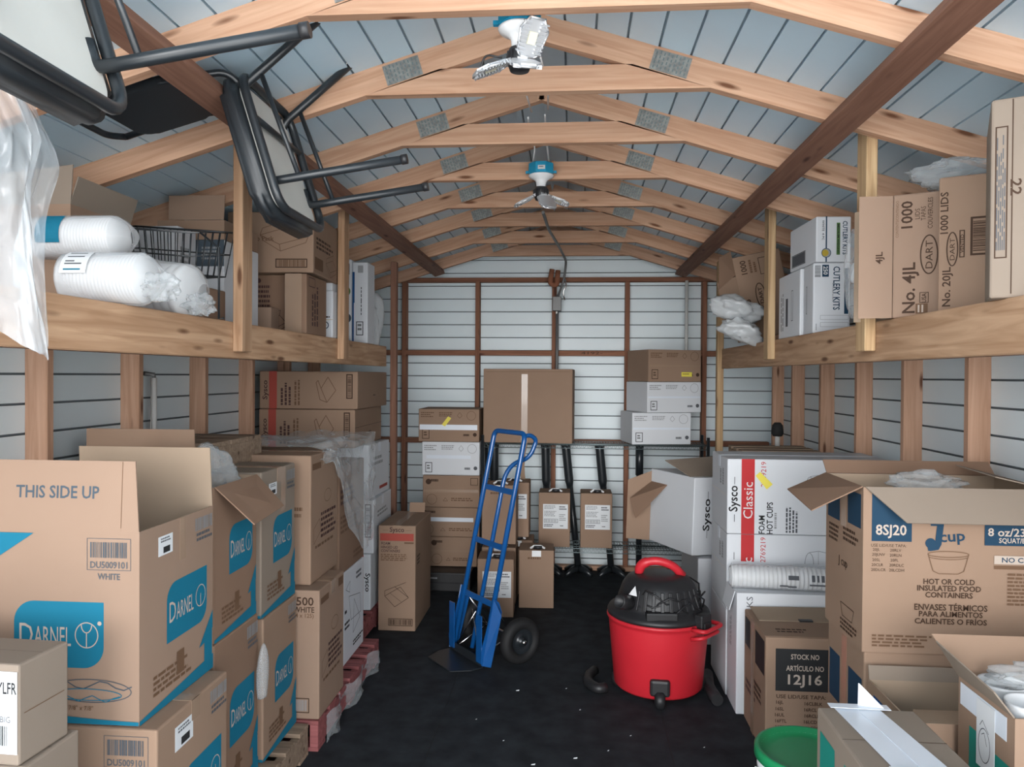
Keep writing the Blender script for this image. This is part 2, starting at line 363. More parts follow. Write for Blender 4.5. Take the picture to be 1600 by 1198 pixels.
def carton(label, X, Y, Z, mat='kraft', prints=None, opened=False, rz=0.0, group=None, name='cardboard_box', tape=None, seam='x', inside='kraft_inside', rot=None, category='box'):
    """one carton = one mesh with its printing; tape, flaps and stickers become children"""
    W, D, H = X[1] - X[0], Y[1] - Y[0], Z[1] - Z[0]; mb = MB()
    if opened:
        t = 0.005; O = [(-W / 2, -D / 2), (W / 2, -D / 2), (W / 2, D / 2), (-W / 2, D / 2)]; I = [(x - math.copysign(t, x), y - math.copysign(t, y)) for x, y in O]
        vb = [mb.bm.verts.new((x, y, 0)) for x, y in O]; vt = [mb.bm.verts.new((x, y, H)) for x, y in O]
        wt = [mb.bm.verts.new((x, y, H)) for x, y in I]; wb = [mb.bm.verts.new((x, y, t)) for x, y in I]
        a, b = mb.mi(mat), mb.mi(inside)
        mb.bm.faces.new(list(reversed(vb))).material_index = a; mb.bm.faces.new(wb).material_index = b
        for k in range(4):
            j = (k + 1) % 4
            mb.bm.faces.new([vb[k], vb[j], vt[j], vt[k]]).material_index = a; mb.bm.faces.new([vt[k], vt[j], wt[j], wt[k]]).material_index = b
            mb.bm.faces.new([wt[k], wt[j], wb[j], wb[k]]).material_index = b
    else:
        mb.box(-W / 2, W / 2, -D / 2, D / 2, 0, H, mat, bevel=min(0.006, H * 0.04))
    bmesh.ops.recalc_face_normals(mb.bm, faces=list(mb.bm.faces))
    fs = faces_of(W, D, H)
    if not opened:                                            # the closed seam between the top flaps
        e = 0.0015
        if seam == 'x': ink(mb, fs['T'], [('r', 0.01, 0.497, 0.99, 0.503, 'ink_brown' if mat != 'white_board' else 'ink_lgrey')])
        else: ink(mb, fs['T'], [('r', 0.497, 0.01, 0.503, 0.99, 'ink_brown' if mat != 'white_board' else 'ink_lgrey')])
    for key, items in (prints or {}).items(): ink(mb, fs[key], items)
    o = mb.build(name, fix=False)
    o.location = ((X[0] + X[1]) / 2, (Y[0] + Y[1]) / 2, Z[0]); o.rotation_euler = rot if rot else (0, 0, R(rz))
    tag(o, label, category, group)
    if tape:
        tm = MB(); hw = 0.025; k = 0.0022; dn = min(0.06, H * 0.3)
        if seam == 'x':
            tm.box(-W / 2 - k, W / 2 + k, -hw, hw, H + 0.001, H + k, tape); tm.box(-W / 2 - k, -W / 2 - 0.001, -hw, hw, H - dn, H + k, tape); tm.box(W / 2 + 0.001, W / 2 + k, -hw, hw, H - dn, H + k, tape)
        else:
            tm.box(-hw, hw, -D / 2 - k, D / 2 + k, H + 0.001, H + k, tape); dn = 0.012; tm.box(-hw, hw, -D / 2 - k, -D / 2 - 0.001, H - dn, H + k, tape); tm.box(-hw, hw, D / 2 + 0.001, D / 2 + k, H - dn, H + k, tape)
        tm.build('tape', o)
    o['_dim'] = (W, D, H)
    return o
def flap(parent, a, b, c, d, mat='kraft_inside', label=None, t=0.004, prints=None):
    mb = MB(); mb.slab(a, b, c, d, t, mat); bmesh.ops.recalc_face_normals(mb.bm, faces=list(mb.bm.faces))
    if prints:
        a_, b_, d_ = Vector(a), Vector(b), Vector(d)
        ink(mb, Face(a_, b_ - a_, d_ - a_, (b_ - a_).length, (d_ - a_).length), prints)
    o = mb.build('flap', parent, fix=False)
    if label: o['label'] = label
    return o
def sticker(parent, face, u0, v0, u1, v1, prints, mat='paper', name='shipping_label', label=None, lift=0.0):
    W, D, H = parent['_dim']; f = faces_of(W, D, H)[face]
    o_ = f.at(u0 * f.w, v0 * f.h, 0.001 + lift); w_, h_ = (u1 - u0) * f.w, (v1 - v0) * f.h; mb = MB()
    f2 = Face(o_, f.u, f.v, w_, h_)
    mb.slab(f2.at(0, 0, 0.001), f2.at(w_, 0, 0.001), f2.at(w_, h_, 0.001), f2.at(0, h_, 0.001), 0.0008, mat)
    f2.k = 6; ink(mb, f2, prints); o = mb.build(name, parent, fix=False)
    if label: o['label'] = label
    return o
def strip(parent, face, u0, v0, u1, v1, mat, name='tape'):
    return sticker(parent, face, u0, v0, u1, v1, [], mat, name)

# ------------------------------------------------------------------ crumpled plastic
def crumple(name, label, category, loc, size, mat, seed=0, amp=0.25, freq=3.0, rot=(0, 0, 0), parent=None, sub=4, group=None):
    bm = bmesh.new(); bmesh.ops.create_icosphere(bm, subdivisions=sub, radius=1.0)
    for v in bm.verts:
        p = v.co.copy(); s = Vector((seed * 3.1, seed * 1.7, seed))
        n1 = noise.noise(p * freq * 0.5 + s); n2 = abs(noise.noise(p * freq + s * 2)); n3 = abs(noise.noise(p * freq * 2.3 + s * 3))
        v.co = p * (1 + amp * (n1 * 1.2 - n2 * 0.9 - n3 * 0.5 + 0.2))
        v.co = Vector((v.co.x * size[0], v.co.y * size[1], v.co.z * size[2]))
    zmin = min(v.co.z for v in bm.verts)
    for v in bm.verts: v.co.z = max(v.co.z, zmin * 0.75)
    for f in bm.faces: f.smooth = True
    mb = MB(); mb.bm.free(); mb.bm = bm; mb.mi(mat); o = mb.build(name, parent)
    o.location = loc; o.rotation_euler = rot
    if label: tag(o, label, category, group)
    return o
def drape(name, label, category, P, nu, nv, mat, amp=0.02, freq=9.0, seed=0, aniso=(1, 1), parent=None):
    """a crumpled sheet; P(u, v) gives the smooth surface"""
    mb = MB(); mb.mi(mat); g = []
    for j in range(nv + 1):
        row = []
        for i in range(nu + 1):
            u, v = i / nu, j / nv; p = Vector(P(u, v)); q = Vector((u * freq * aniso[0], v * freq * aniso[1], seed))
            n = Vector((noise.noise(q), noise.noise(q + Vector((31, 7, 0))), noise.noise(q + Vector((3, 57, 0)))))
            k = abs(noise.noise(q * 2.1 + Vector((11, 11, 5))))
            row.append(mb.bm.verts.new(p + n * amp + Vector((0.6, -0.8, 0.2)) * (k - 0.25) * amp * 1.3))
        g.append(row)
    for j in range(nv):
        for i in range(nu):
            f = mb.bm.faces.new([g[j][i], g[j][i + 1], g[j + 1][i + 1], g[j + 1][i]]); f.smooth = True; f.material_index = 0
    o = mb.build(name, parent, fix=False)
    if label: tag(o, label, category)
    return o

# ================================================================== THE SHED
XL, XR, YB, Y0 = -1.95, 1.615, 6.46, 0.30          # inner faces of the studs; back studs; open front
SL, SR, SB = XL - 0.089, XR + 0.089, YB + 0.089    # siding planes
RX = -0.138                                        # ridge
def rz_bot(x): return 2.668 + (0.612 - abs(x - RX)) * 0.305          # underside of the rafters
def siding(name, o, su, L, sv, nb, pitch, n, mat):
    """lapped metal boards: length L along su, nb boards stacked along sv, facing n, with open grooves"""
    mb = MB(); o, su, sv, n = map(Vector, (o, su, sv, n)); prof = []
    for k in range(nb):
        s = k * pitch
        prof += [(s, 0.0), (s + pitch - 0.009, 0.002), (s + pitch - 0.008, -0.014), (s + pitch - 0.0005, -0.014)]
    prof.append((nb * pitch, 0))
    A = [mb.bm.verts.new(o + sv * s + n * t) for s, t in prof]; B = [mb.bm.verts.new(o + su * L + sv * s + n * t) for s, t in prof]
    for k in range(len(prof) - 1): mb.bm.faces.new([A[k], B[k], B[k + 1], A[k + 1]]).material_index = mb.mi(mat if k % 4 in (0, 3) else ('groove_shade' if mat == 'siding' else 'roof_groove_shade'))  # groove sides and floors coloured darker to paint in their shade
    # back of the sheet, so that it has thickness
    q = [o - n * 0.02, o + su * L - n * 0.02, o + su * L + sv * nb * pitch - n * 0.02, o + sv * nb * pitch - n * 0.02]
    mb.face(q, mat)
    return mb.build(name, kind='structure')
def struct(name, mb): return mb.build(name, kind='structure')
mb = MB(); mb.box(SL - 0.02, SR + 0.02, Y0, SB + 0.02, -0.12, 0.0, 'black_floor')
floor = struct('floor', mb)
# seams and litter pressed into the floor mat
mb = MB()
for x in (-0.62, 0.45): mb.box(x, x + 0.003, Y0, 6.3, 0.0, 0.0010, 'ink_charcoal')
struct('floor_seam', mb)
mb = MB(); mb.box(-30, 30, -40, Y0 - 0.02, -0.45, -0.25, 'concrete'); struct('ground', mb)
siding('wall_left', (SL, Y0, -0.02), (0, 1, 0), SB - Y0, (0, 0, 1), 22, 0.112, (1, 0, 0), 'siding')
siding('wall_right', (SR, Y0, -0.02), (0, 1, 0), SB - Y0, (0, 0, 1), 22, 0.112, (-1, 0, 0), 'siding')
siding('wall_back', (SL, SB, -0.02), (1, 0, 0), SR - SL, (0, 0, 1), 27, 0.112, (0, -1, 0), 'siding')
sl = math.atan(0.305)
for nm, sg in (('ceiling_left', -1), ('ceiling_right', 1)):
    zr = rz_bot(RX) + 0.094
    siding(nm, (RX, Y0, zr), (0, 1, 0), SB - Y0 + 0.02, (sg * math.cos(sl), 0, -math.sin(sl)), 18, 0.115, (-sg * math.sin(sl), 0, -math.cos(sl)), 'roof_panel')
def wallstud(p0, p1, wdir, mat='stud_pine'):
    return board('wall_stud', p0, p1, 0.089, 0.038, wdir, mat, kind='structure')
for y in (0.9, 1.49, 2.10, 2.69, 3.29, 3.91, 4.51, 5.12, 5.73): wallstud((XL - 0.0445, y, 0.04), (XL - 0.0445, y, 2.20), (1, 0, 0))
for y in (0.8, 1.40, 2.02, 2.62, 3.235, 3.836, 4.446, 5.069, 5.70, 6.24): wallstud((XR + 0.0445, y, 0.04), (XR + 0.0445, y, 2.20), (1, 0, 0))
for x in (-1.452, -0.811, -0.152, 0.469, 1.113): wallstud((x, YB + 0.0445, 0.04), (x, YB + 0.0445, 2.465), (0, 1, 0), 'red_pine')
for nm, x in (('trim_1', XL - 0.0445), ('trim_2', XR + 0.0445)):
    board(nm, (x, Y0, 0.02), (x, YB, 0.02), 0.089, 0.038, (1, 0, 0), 'stud_pine', kind='structure')
    board('trim_top', (x, Y0, 2.22), (x, YB, 2.22), 0.089, 0.038, (1, 0, 0), 'stud_pine', kind='structure')
for nm, z, t, mt in (('trim_3', 2.484, 0.038, 'red_pine'), ('trim_4', 1.856, 0.044, 'red_pine'), ('trim_5', 1.097, 0.044, 'red_pine'), ('trim_6', 0.02, 0.038, 'stud_pine')):
    board(nm, (SL + 0.05, YB + 0.04, z), (SR - 0.05, YB + 0.04, z), 0.07, t, (0, 1, 0), mt, kind='structure')

# ------------------------------------------------------------------ roof trusses
ordn = ['nearest', 'second', 'third', 'fourth', 'fifth', 'sixth', 'seventh']
ty = [None, 2.10, 2.705, 3.30, 3.90, 4.53, 5.10, 5.74, 6.36]
def truss(i, y):
    if i == 1: lab = 'pine roof truss with its tie just in front of the nearer garage lamp'
    elif i == 8: lab = 'last pine roof truss, lying against the metal back wall'
    else: lab = 'pine roof truss, number %s behind the nearer garage lamp' % ['', '', 'one', 'two', 'three', 'four', 'five', 'six'][i]
    t = empty('roof_truss', (RX, y, 2.668), label=lab, category='roof truss', group='pine roof trusses')
    off = (RX, y, 2.668); mat = 'pine' if i < 8 else 'stud_pine'; h = 0.089 / math.cos(sl)
    for sg, xe in ((-1, SL + 0.01), (1, SR - 0.01)):
        zt = lambda x: rz_bot(x) + h / 2
        board('rafter', (RX, y, zt(RX)), (xe, y, zt(xe)), 0.089, 0.038, (0, 0, 1), mat, t, off, cut=(0.0001, 0))
    zc = 2.668 + 0.0445; xt = 0.612
    mb = MB(); yy = 0.019      # the tie, its ends cut along the slope of the rafters
    xb, xu = 0.612, 0.612 - 0.0885 / 0.305 * 0.93
    v = [mb.bm.verts.new(p) for p in ((-xb, -yy, 0), (xb, -yy, 0), (xu, -yy, 0.089), (-xu, -yy, 0.089), (-xb, yy, 0), (xb, yy, 0), (xu, yy, 0.089), (-xu, yy, 0.089))]
    for q in ((0, 1, 2, 3), (7, 6, 5, 4), (0, 4, 5, 1), (1, 5, 6, 2), (2, 6, 7, 3), (3, 7, 4, 0)): mb.bm.faces.new([v[k] for k in q]).material_index = mb.mi(mat)
    mb.build('collar_tie', t)
    for sg in (-1, 1):
        xm = 0.475; zm = 2.668 + 0.045 + (0.612 - xm) * 0.305 - 0.021 - 2.668 + 0.02
        mb = MB(); M = Matrix.Translation((sg * xm, -0.0205, zm)) @ Matrix.Rotation(sg * sl, 4, 'Y')
        mb.obox(M, 0.135, 0.003, 0.072, 'galvanised')
        for a in range(9):
            for b in range(4):
                Q = M @ Matrix.Translation((-0.056 + a * 0.014, -0.0018, -0.025 + b * 0.0165 + (a % 2) * 0.004)); mb.obox(Q, 0.0045, 0.0012, 0.010, 'zinc_wire')
        mb.build('nail_plate', t, label='galvanised nail plate')
    return t
for i, y in enumerate(ty):
    if y: truss(i, y)
# long dark braces nailed under the rafters
def brace(x, sg, lab):
    z = rz_bot(x) - 0.021; M = board_matrix((x, Y0 + 0.3, z), (x, 6.38, z), (math.cos(sl), 0, -sg * math.sin(sl)))
    mb = MB(); L = 6.08 - Y0; mb.box(-L / 2, L / 2, -0.0445, 0.0445, -0.019, 0.019, 'old_pine', bevel=0.002)
    o = mb.build('roof_brace', None, M); tag(o, lab, 'roof brace')
brace(0.90, 1, 'long dark brown brace under the rafters above the cutlery kit boxes')
brace(-1.13, -1, 'long dark brown brace under the rafters behind the stored black stools')

# ------------------------------------------------------------------ wall shelves
ZS = 1.858
def shelf(sg, xf, xw, yend, posts, lab, lab_post, mat_post):
    """front beam + plywood deck; posts hang from the brace"""
    s = empty('wall_shelf', (xf, 3.0, 1.72), label=lab, category='shelf'); off = (xf, 3.0, 1.72)
    xb = xf + sg * 0.019
    board('front_beam', (xb, Y0 + 0.4, 1.789), (xb, yend, 1.789), 0.138, 0.038, (0, 0, 1), 'treated', s, off)
    mb = MB(); a, b = sorted((xf + sg * 0.039, xw)); mb.box(a - xf, b - xf, Y0 + 0.4 - 3, yend - 3, 0.118, 0.132, 'old_pine'); mb.build('deck', s)
    y = 1.2
    while y < yend:
        board('joist', (xf + sg * 0.04, y, 1.79), (xw, y, 1.79), 0.089, 0.038, (0, 0, 1), 'old_pine', s, off); y += 0.61
    board('ledger', (xw - sg * 0.019, Y0 + 0.4, 1.79), (xw - sg * 0.019, yend, 1.79), 0.089, 0.038, (0, 0, 1), 'old_pine', s, off)
    for (y, zb, l) in posts:
        x = xf - sg * 0.020; zt = rz_bot(xf) + 0.07
        p = board('shelf_post', (x, y, zb), (x, y, zt), 0.089, 0.038, (0, 1, 0), mat_post)
        tag(p, l, 'post', 'posts of the ' + lab_post)
shelf(-1, -1.28, XL + 0.002, 5.15, [(2.81, 1.745, 'short shelf post beside the plastic wrapped foam bowl stack'), (4.09, 1.745, 'short shelf post beside the small white boxes with a blue band')],
      'timber wall shelf carrying the foam bowls and kraft cartons', 'shelf under the stools', 'treated')
shelf(1, 1.06, XR - 0.002, 5.45, [(2.775, 1.755, 'short shelf post behind the open flap of the lid carton'), (4.087, 1.755, 'short shelf post beside the blue and white cutlery boxes')],
      'timber wall shelf carrying the cutlery kits and lid cartons', 'shelf under the cutlery kits', 'treated_post')
p = board('floor_post', (-1.31, 5.50, 0.0), (-1.31, 5.50, rz_bot(-1.31) - 0.004), 0.045, 0.055, (1, 0, 0), 'old_pine'); tag(p, 'tall brown floor post at the far end of the foam bowl shelf', 'post', 'tall floor posts')
p = board('floor_post', (1.055, 5.50, 0.0), (1.055, 5.50, rz_bot(1.055) - 0.004), 0.045, 0.06, (1, 0, 0), 'treated_post'); tag(p, 'tall pale floor post at the far end of the cutlery kit shelf', 'post', 'tall floor posts')

# ------------------------------------------------------------------ pipes and wiring
mb = MB(); mb.tube([(0.948, 6.37, 1.12), (0.948, 6.37, 2.46)], 0.014, 'pvc'); tag(mb.build('plastic_pipe'), 'upright pale plastic pipe on the back wall', 'pipe')
mb = MB(); mb.tube([(-1.965, 3.42, 0.6), (-1.965, 3.42, 1.64)], 0.014, 'pvc'); mb.tube([(-1.965, 3.42, 1.64), (-1.965, 3.42, 1.655), (-1.99, 3.38, 1.66)], 0.010, 'conduit_grey')
tag(mb.build('plastic_pipe'), 'upright pale plastic pipe with a grey tip between the wall studs', 'pipe')
cd = empty('electrical_conduit', (-0.13, 6.38, 1.6), label='grey electrical conduit with a switch box running up the back wall', category='conduit')
def rel(o, pts): return [tuple(Vector(p) - Vector(o)) for p in pts]
O = (-0.13, 6.38, 1.6)
mb = MB(); mb.tube(rel(O, [(-0.125, 6.42, 1.2), (-0.125, 6.42, 2.35)]), 0.014, 'conduit_grey'); mb.build('pipe', cd)
mb = MB(); mb.box(-0.035, 0.04, -0.005, 0.055, 0.61, 0.73, 'conduit_grey', bevel=0.004); mb.box(-0.006, 0.006, -0.009, -0.004, 0.585, 0.605, 'galvanised'); mb.build('switch_box', cd)
mb = MB(); mb.tube(rel(O, [(-0.12, 6.40, 2.33), (-0.07, 6.36, 2.46), (-0.05, 6.34, 2.62), (-0.10, 5.75, 2.64), (-0.16, 5.1, 2.645), (-0.18, 4.6, 2.655)]), 0.010, 'conduit_grey', fillet=0.08); mb.build('cable', cd)
mb = MB(); mb.tube(rel(O, [(-0.17, 6.39, 2.56), (-0.19, 6.38, 2.44), (-0.13, 6.38, 2.42), (-0.12, 6.39, 2.55)]), 0.022, 'rust', fillet=0.05); mb.build('rusty_bracket', cd, label='rusty brown bracket')
mb = MB(); mb.tube(rel(O, [(-0.07, 6.37, 2.50), (-0.045, 6.36, 2.42), (-0.08, 6.36, 2.37), (-0.06, 6.37, 2.30)]), 0.006, 'chrome', fillet=0.03); mb.build('chain', cd)
mb = MB(); fc = Face((0.02, YB + 0.0045, 1.838), (1, 0, 0), (0, 0, 1), 0.30, 0.04); ink(mb, fc, [('t', '4192-', 0.5, 0.5, 0.022, 'ink_brown', 0, 0.18, False)])
tag(mb.build('chalk_mark', fix=False), 'dark number marked on the middle rail of the back wall', 'marking')

# ------------------------------------------------------------------ garage lamps
def lamp(loc, rots, lab, dz):
    L = empty('garage_lamp', loc, label=lab, category='ceiling lamp', group='three-panel garage lamps')
    mb = MB(); pr = [(math.cos(R(22.5 + 45 * k)) * 0.066, math.sin(R(22.5 + 45 * k)) * 0.066) for k in range(8)]
    mb.prism(pr, 0.055, 'cyan_plastic', Matrix.Translation((0, 0, 0.004)), bevel=0.004)
    for s in (-1, 1): mb.box(s * 0.066 - 0.012, s * 0.066 + 0.012, -0.008, 0.008, 0.012, 0.024, 'cyan_plastic')
    fc = Face((-0.014, -0.0612, 0.018), (1, 0, 0), (0, 0, 1), 0.036, 0.02); ink(mb, fc, [('r', 0, 0, 1, 1, 'ink_white'), ('lines', 0.15, 0.3, 0.85, 0.75, 'ink_grey', 1)])
    mb.build('junction_box', L, fix=False, label='blue junction box')
    mb = MB(); mb.lathe([(0, 0.004), (0.060, 0.004), (0.064, 0.0), (0.060, -0.008), (0.036, -0.020), (0.026, -0.030), (0.023, -0.058), (0, -0.058)], 'white_plastic', 36); mb.build('lamp_holder', L)
    mb = MB(); mb.lathe([(0, -0.058), (0.030, -0.058), (0.036, -0.072), (0.036, -0.100), (0.028, -0.122), (0, -0.124)], 'black_plastic', 24)
    for k in range(12):
        a = R(30 * k); mb.obox(Matrix.Rotation(a, 4, 'Z') @ Matrix.Translation((0.037, 0, -0.086)), 0.006, 0.004, 0.03, 'black_plastic')
    mb.build('heat_sink', L)
    for az, tilt in rots:                            # three hinged LED panels
        base = Matrix.Rotation(R(az), 4, 'Z') @ Matrix.Translation((0.034, 0, -0.100)) @ Matrix.Rotation(R(tilt), 4, 'Y')
        pn = MB(); out = [(0.0, -0.022), (0.012, -0.034), (0.075, -0.044), (0.106, -0.022), (0.106, 0.022), (0.075, 0.044), (0.012, 0.034), (0.0, 0.022)]
        pn.prism(out, 0.006, 'aluminium', base @ Matrix.Translation((0.008, 0, -0.003)), bevel=0.0015)
        for k in range(9): pn.obox(base @ Matrix.Translation((0.022 + k * 0.010, 0.028, -0.006)), 0.004, 0.024, 0.010, 'aluminium'); pn.obox(base @ Matrix.Translation((0.022 + k * 0.010, -0.028, -0.006)), 0.004, 0.024, 0.010, 'aluminium')
        for q in range(len(out)):
            a, b = out[q], out[(q + 1) % len(out)]; pn.tube([base @ Vector((a[0] + 0.008, a[1], -0.006)), base @ Vector((b[0] + 0.008, b[1], -0.006))], 0.0035, 'aluminium', 6)
        pn.obox(base @ Matrix.Translation((-0.002, 0, 0)), 0.024, 0.03, 0.014, 'aluminium', 0.002)
        po = pn.build('light_panel', L)
        d = MB(); d.obox(base @ Matrix.Translation((0.060, 0, -0.0055)), 0.034, 0.026, 0.005, 'led', 0.001); d.build('led_plate', po, label='cream LED plate')
    return L
l1 = lamp((-0.158, 2.21, 2.672), [(205, 25), (-58, -52), (-75, 30)], 'larger looking white three-panel lamp hanging from the truss nearest the door', 0)
mb = MB(); mb.tube([(-0.05, -0.02, -0.09), (-0.10, -0.01, -0.075), (-0.115, 0.0, -0.11), (-0.09, 0, -0.13)], 0.003, 'black_plastic', 8, fillet=0.03); mb.build('cord', l1)
l2 = lamp((-0.160, 3.815, 2.668), [(195, 28), (10, 20), (-65, 45)], 'small white three-panel lamp under a blue box, deeper in the shed', 0)
def wires(name, pairs, lab):
    mb = MB()
    for P in pairs: mb.tube(P, 0.004, 'white_plastic', 8, fillet=0.06)
    tag(mb.build(name), lab, 'wire')
wires('white_wire', [[(-0.20, 3.80, 2.728), (-0.185, 3.70, 2.79), (-0.21, 3.60, 2.82), (-0.20, 3.34, 2.80)], [(-0.12, 3.80, 2.728), (-0.13, 3.65, 2.80), (-0.125, 3.34, 2.81)]], 'pair of white wires feeding the farther lamp')
wires('white_wire', [[(-0.18, 3.27, 2.80), (-0.195, 3.05, 2.81), (-0.22, 2.95, 2.78), (-0.20, 2.74, 2.82)], [(-0.11, 3.27, 2.81), (-0.10, 3.0, 2.80), (-0.12, 2.74, 2.81)]], 'pair of white wires between the two trusses behind the nearer lamp')

# ================================================================== STOOLS STORED UNDER THE ROOF
def chair(lab):
    """metal chair stored on its side: seat seen from below, legs pointing into the room"""
    O = Vector((-0.98, 2.46, 2.40)); c = empty('metal_chair', O, label=lab, category='chair', group='black metal chairs stored under the roof')
    q = lambda *p: tuple(Vector(p) - O)
    y0, y1 = 2.262, 2.668
    a, b = Vector((-1.045, 0, 2.585)), Vector((-0.915, 0, 2.170)); e1 = (b - a).normalized(); n = Vector((-e1.z, 0, e1.x)); n = n if n.x > 0 else -n
    M = Matrix.Identity(4); ctr = (a + b) / 2 + Vector((0, (y0 + y1) / 2, 0)) - O; ln = (b - a).length; wd = y1 - y0
    for i in range(3): M[i][0], M[i][1], M[i][2], M[i][3] = e1[i], (0, 1, 0)[i], e1.cross(Vector((0, 1, 0)))[i], ctr[i]
    nz = M.to_3x3() @ Vector((0, 0, 1)); s = 1 if nz.dot(n) > 0 else -1      # local +z * s = towards the legs
    def rrect(lx, ly, r):
        pts = []
        for cx, cy, a0 in ((lx / 2 - r, ly / 2 - r, 0), (-lx / 2 + r, ly / 2 - r, 90), (-lx / 2 + r, -ly / 2 + r, 180), (lx / 2 - r, -ly / 2 + r, 270)):
            for k in range(7): pts.append((cx + r * math.cos(R(a0 + 15 * k)), cy + r * math.sin(R(a0 + 15 * k))))
        return pts
    mb = MB(); z0, z1 = (-0.058, -0.004) if s > 0 else (0.004, 0.058)
    mb.prism(rrect(ln + 0.03, wd + 0.03, 0.075), z1 - z0, 'black_vinyl', M @ Matrix.Translation((0, 0, z0)), bevel=0.018); o = mb.build('seat_cushion', c)
    for f in o.data.polygons: f.use_smooth = True
    mb = MB(); z0 = -0.003 if s > 0 else -0.005; mb.prism(rrect(ln - 0.03, wd - 0.03, 0.05), 0.008, 'board_white', M @ Matrix.Translation((0, 0, z0)))
    for u, v in ((-0.12, 0.1), (0.14, -0.12)): mb.lathe([(0, 0.0062 * s), (0.011, 0.0062 * s), (0.011, 0.003 * s)], 'ink_black', 12, M @ Matrix.Translation((u, v, 0)))
    mb.build('seat_board', c, label='pale board under the seat')
    mb = MB(); h = 0.020 * s; lx, ly = ln / 2, wd / 2
    mb.tube([M @ Vector((x, y, h)) for x, y in rrect(ln, wd, 0.06)], 0.014, 'black_metal', 10, closed=True)
    mb.tube([M @ Vector((-lx * 0.35, -ly, h)), M @ Vector((-lx * 0.35, ly, h))], 0.010, 'black_metal')
    mb.build('seat_frame', c)
    Y2 = (2.30, 2.64)
    tips = {}
    for k, (root, tip, kink) in enumerate((((-1.042, 2.551), (-0.745, 2.800), (-1.075, 2.60)), ((-0.945, 2.262), (-0.515, 2.325), (-1.005, 2.262)))):
        for y in Y2:
            mb = MB(); d = Vector((tip[0] - root[0], 0, tip[1] - root[1])); rr = Vector((root[0], y, root[1]))
            st = M @ Vector(((-lx if k == 0 else lx) * 0.80, (y - (y0 + y1) / 2), h)) + O
            if k == 0 and y == Y2[1]: d = d * 0.99
            mb.tube([tuple(st - O + Vector((-0.05 if k else -0.02, 0, 0.10 if k else -0.08))), tuple(rr - O), tuple(rr + d - O)], 0.0135, 'black_metal', 12, fillet=0.05)
            t = rr + d; dd = d.normalized(); mb.tube([tuple(t - dd * 0.012 - O), tuple(t + dd * 0.006 - O)], 0.0155, 'black_plastic', 12)
            mb.build('leg', c); tips[(k, y)] = (rr, d)
    def along(k, y, f): return tuple(tips[(k, y)][0] + tips[(k, y)][1] * f - O)
    for y in Y2:
        mb = MB(); mb.tube([along(0, y, 0.22), along(1, y, 0.22)], 0.008, 'black_metal', 8); mb.build('stretcher', c)
    # back: bent stiles running over the brace to a padded panel under the roof
    mb = MB()
    for y in (2.31, 2.60): mb.tube([q(-1.03, y, 2.555), q(-1.075, y - 0.03, 2.600), q(-1.16, y - 0.08, 2.568), q(-1.30, y - 0.125, 2.535), q(-1.52, y - 0.13, 2.465)], 0.011, 'black_metal', 10, fillet=0.05)
    mb.tube([q(-1.52, 2.18, 2.465), q(-1.555, 2.23, 2.455), q(-1.555, 2.42, 2.455), q(-1.52, 2.47, 2.465)], 0.011, 'black_metal', 10, fillet=0.05)
    mb.build('back_frame', c)
    d = (Vector((-1.46, 0, 2.472)) - Vector((-1.20, 0, 2.545))).normalized(); B = Matrix.Identity(4); cc = Vector((-1.325, 2.325, 2.510)) - O; nn = d.cross(Vector((0, 1, 0)))
    for i in range(3): B[i][0], B[i][1], B[i][2], B[i][3] = d[i], (0, 1, 0)[i], nn[i], cc[i]
    mb = MB(); mb.prism(rrect(0.27, 0.30, 0.05), 0.022, 'black_vinyl', B @ Matrix.Translation((0, 0, -0.011)), bevel=0.006); mb.build('backrest', c)
    return c
c1 = chair('black metal chair hung upside down in front of the shelf, beside the wooden post')
c2 = dup(c1); c2.location.y -= 1.21; c2['label'] = 'black metal chair cut off by the photo corner, above the hanging clear plastic'

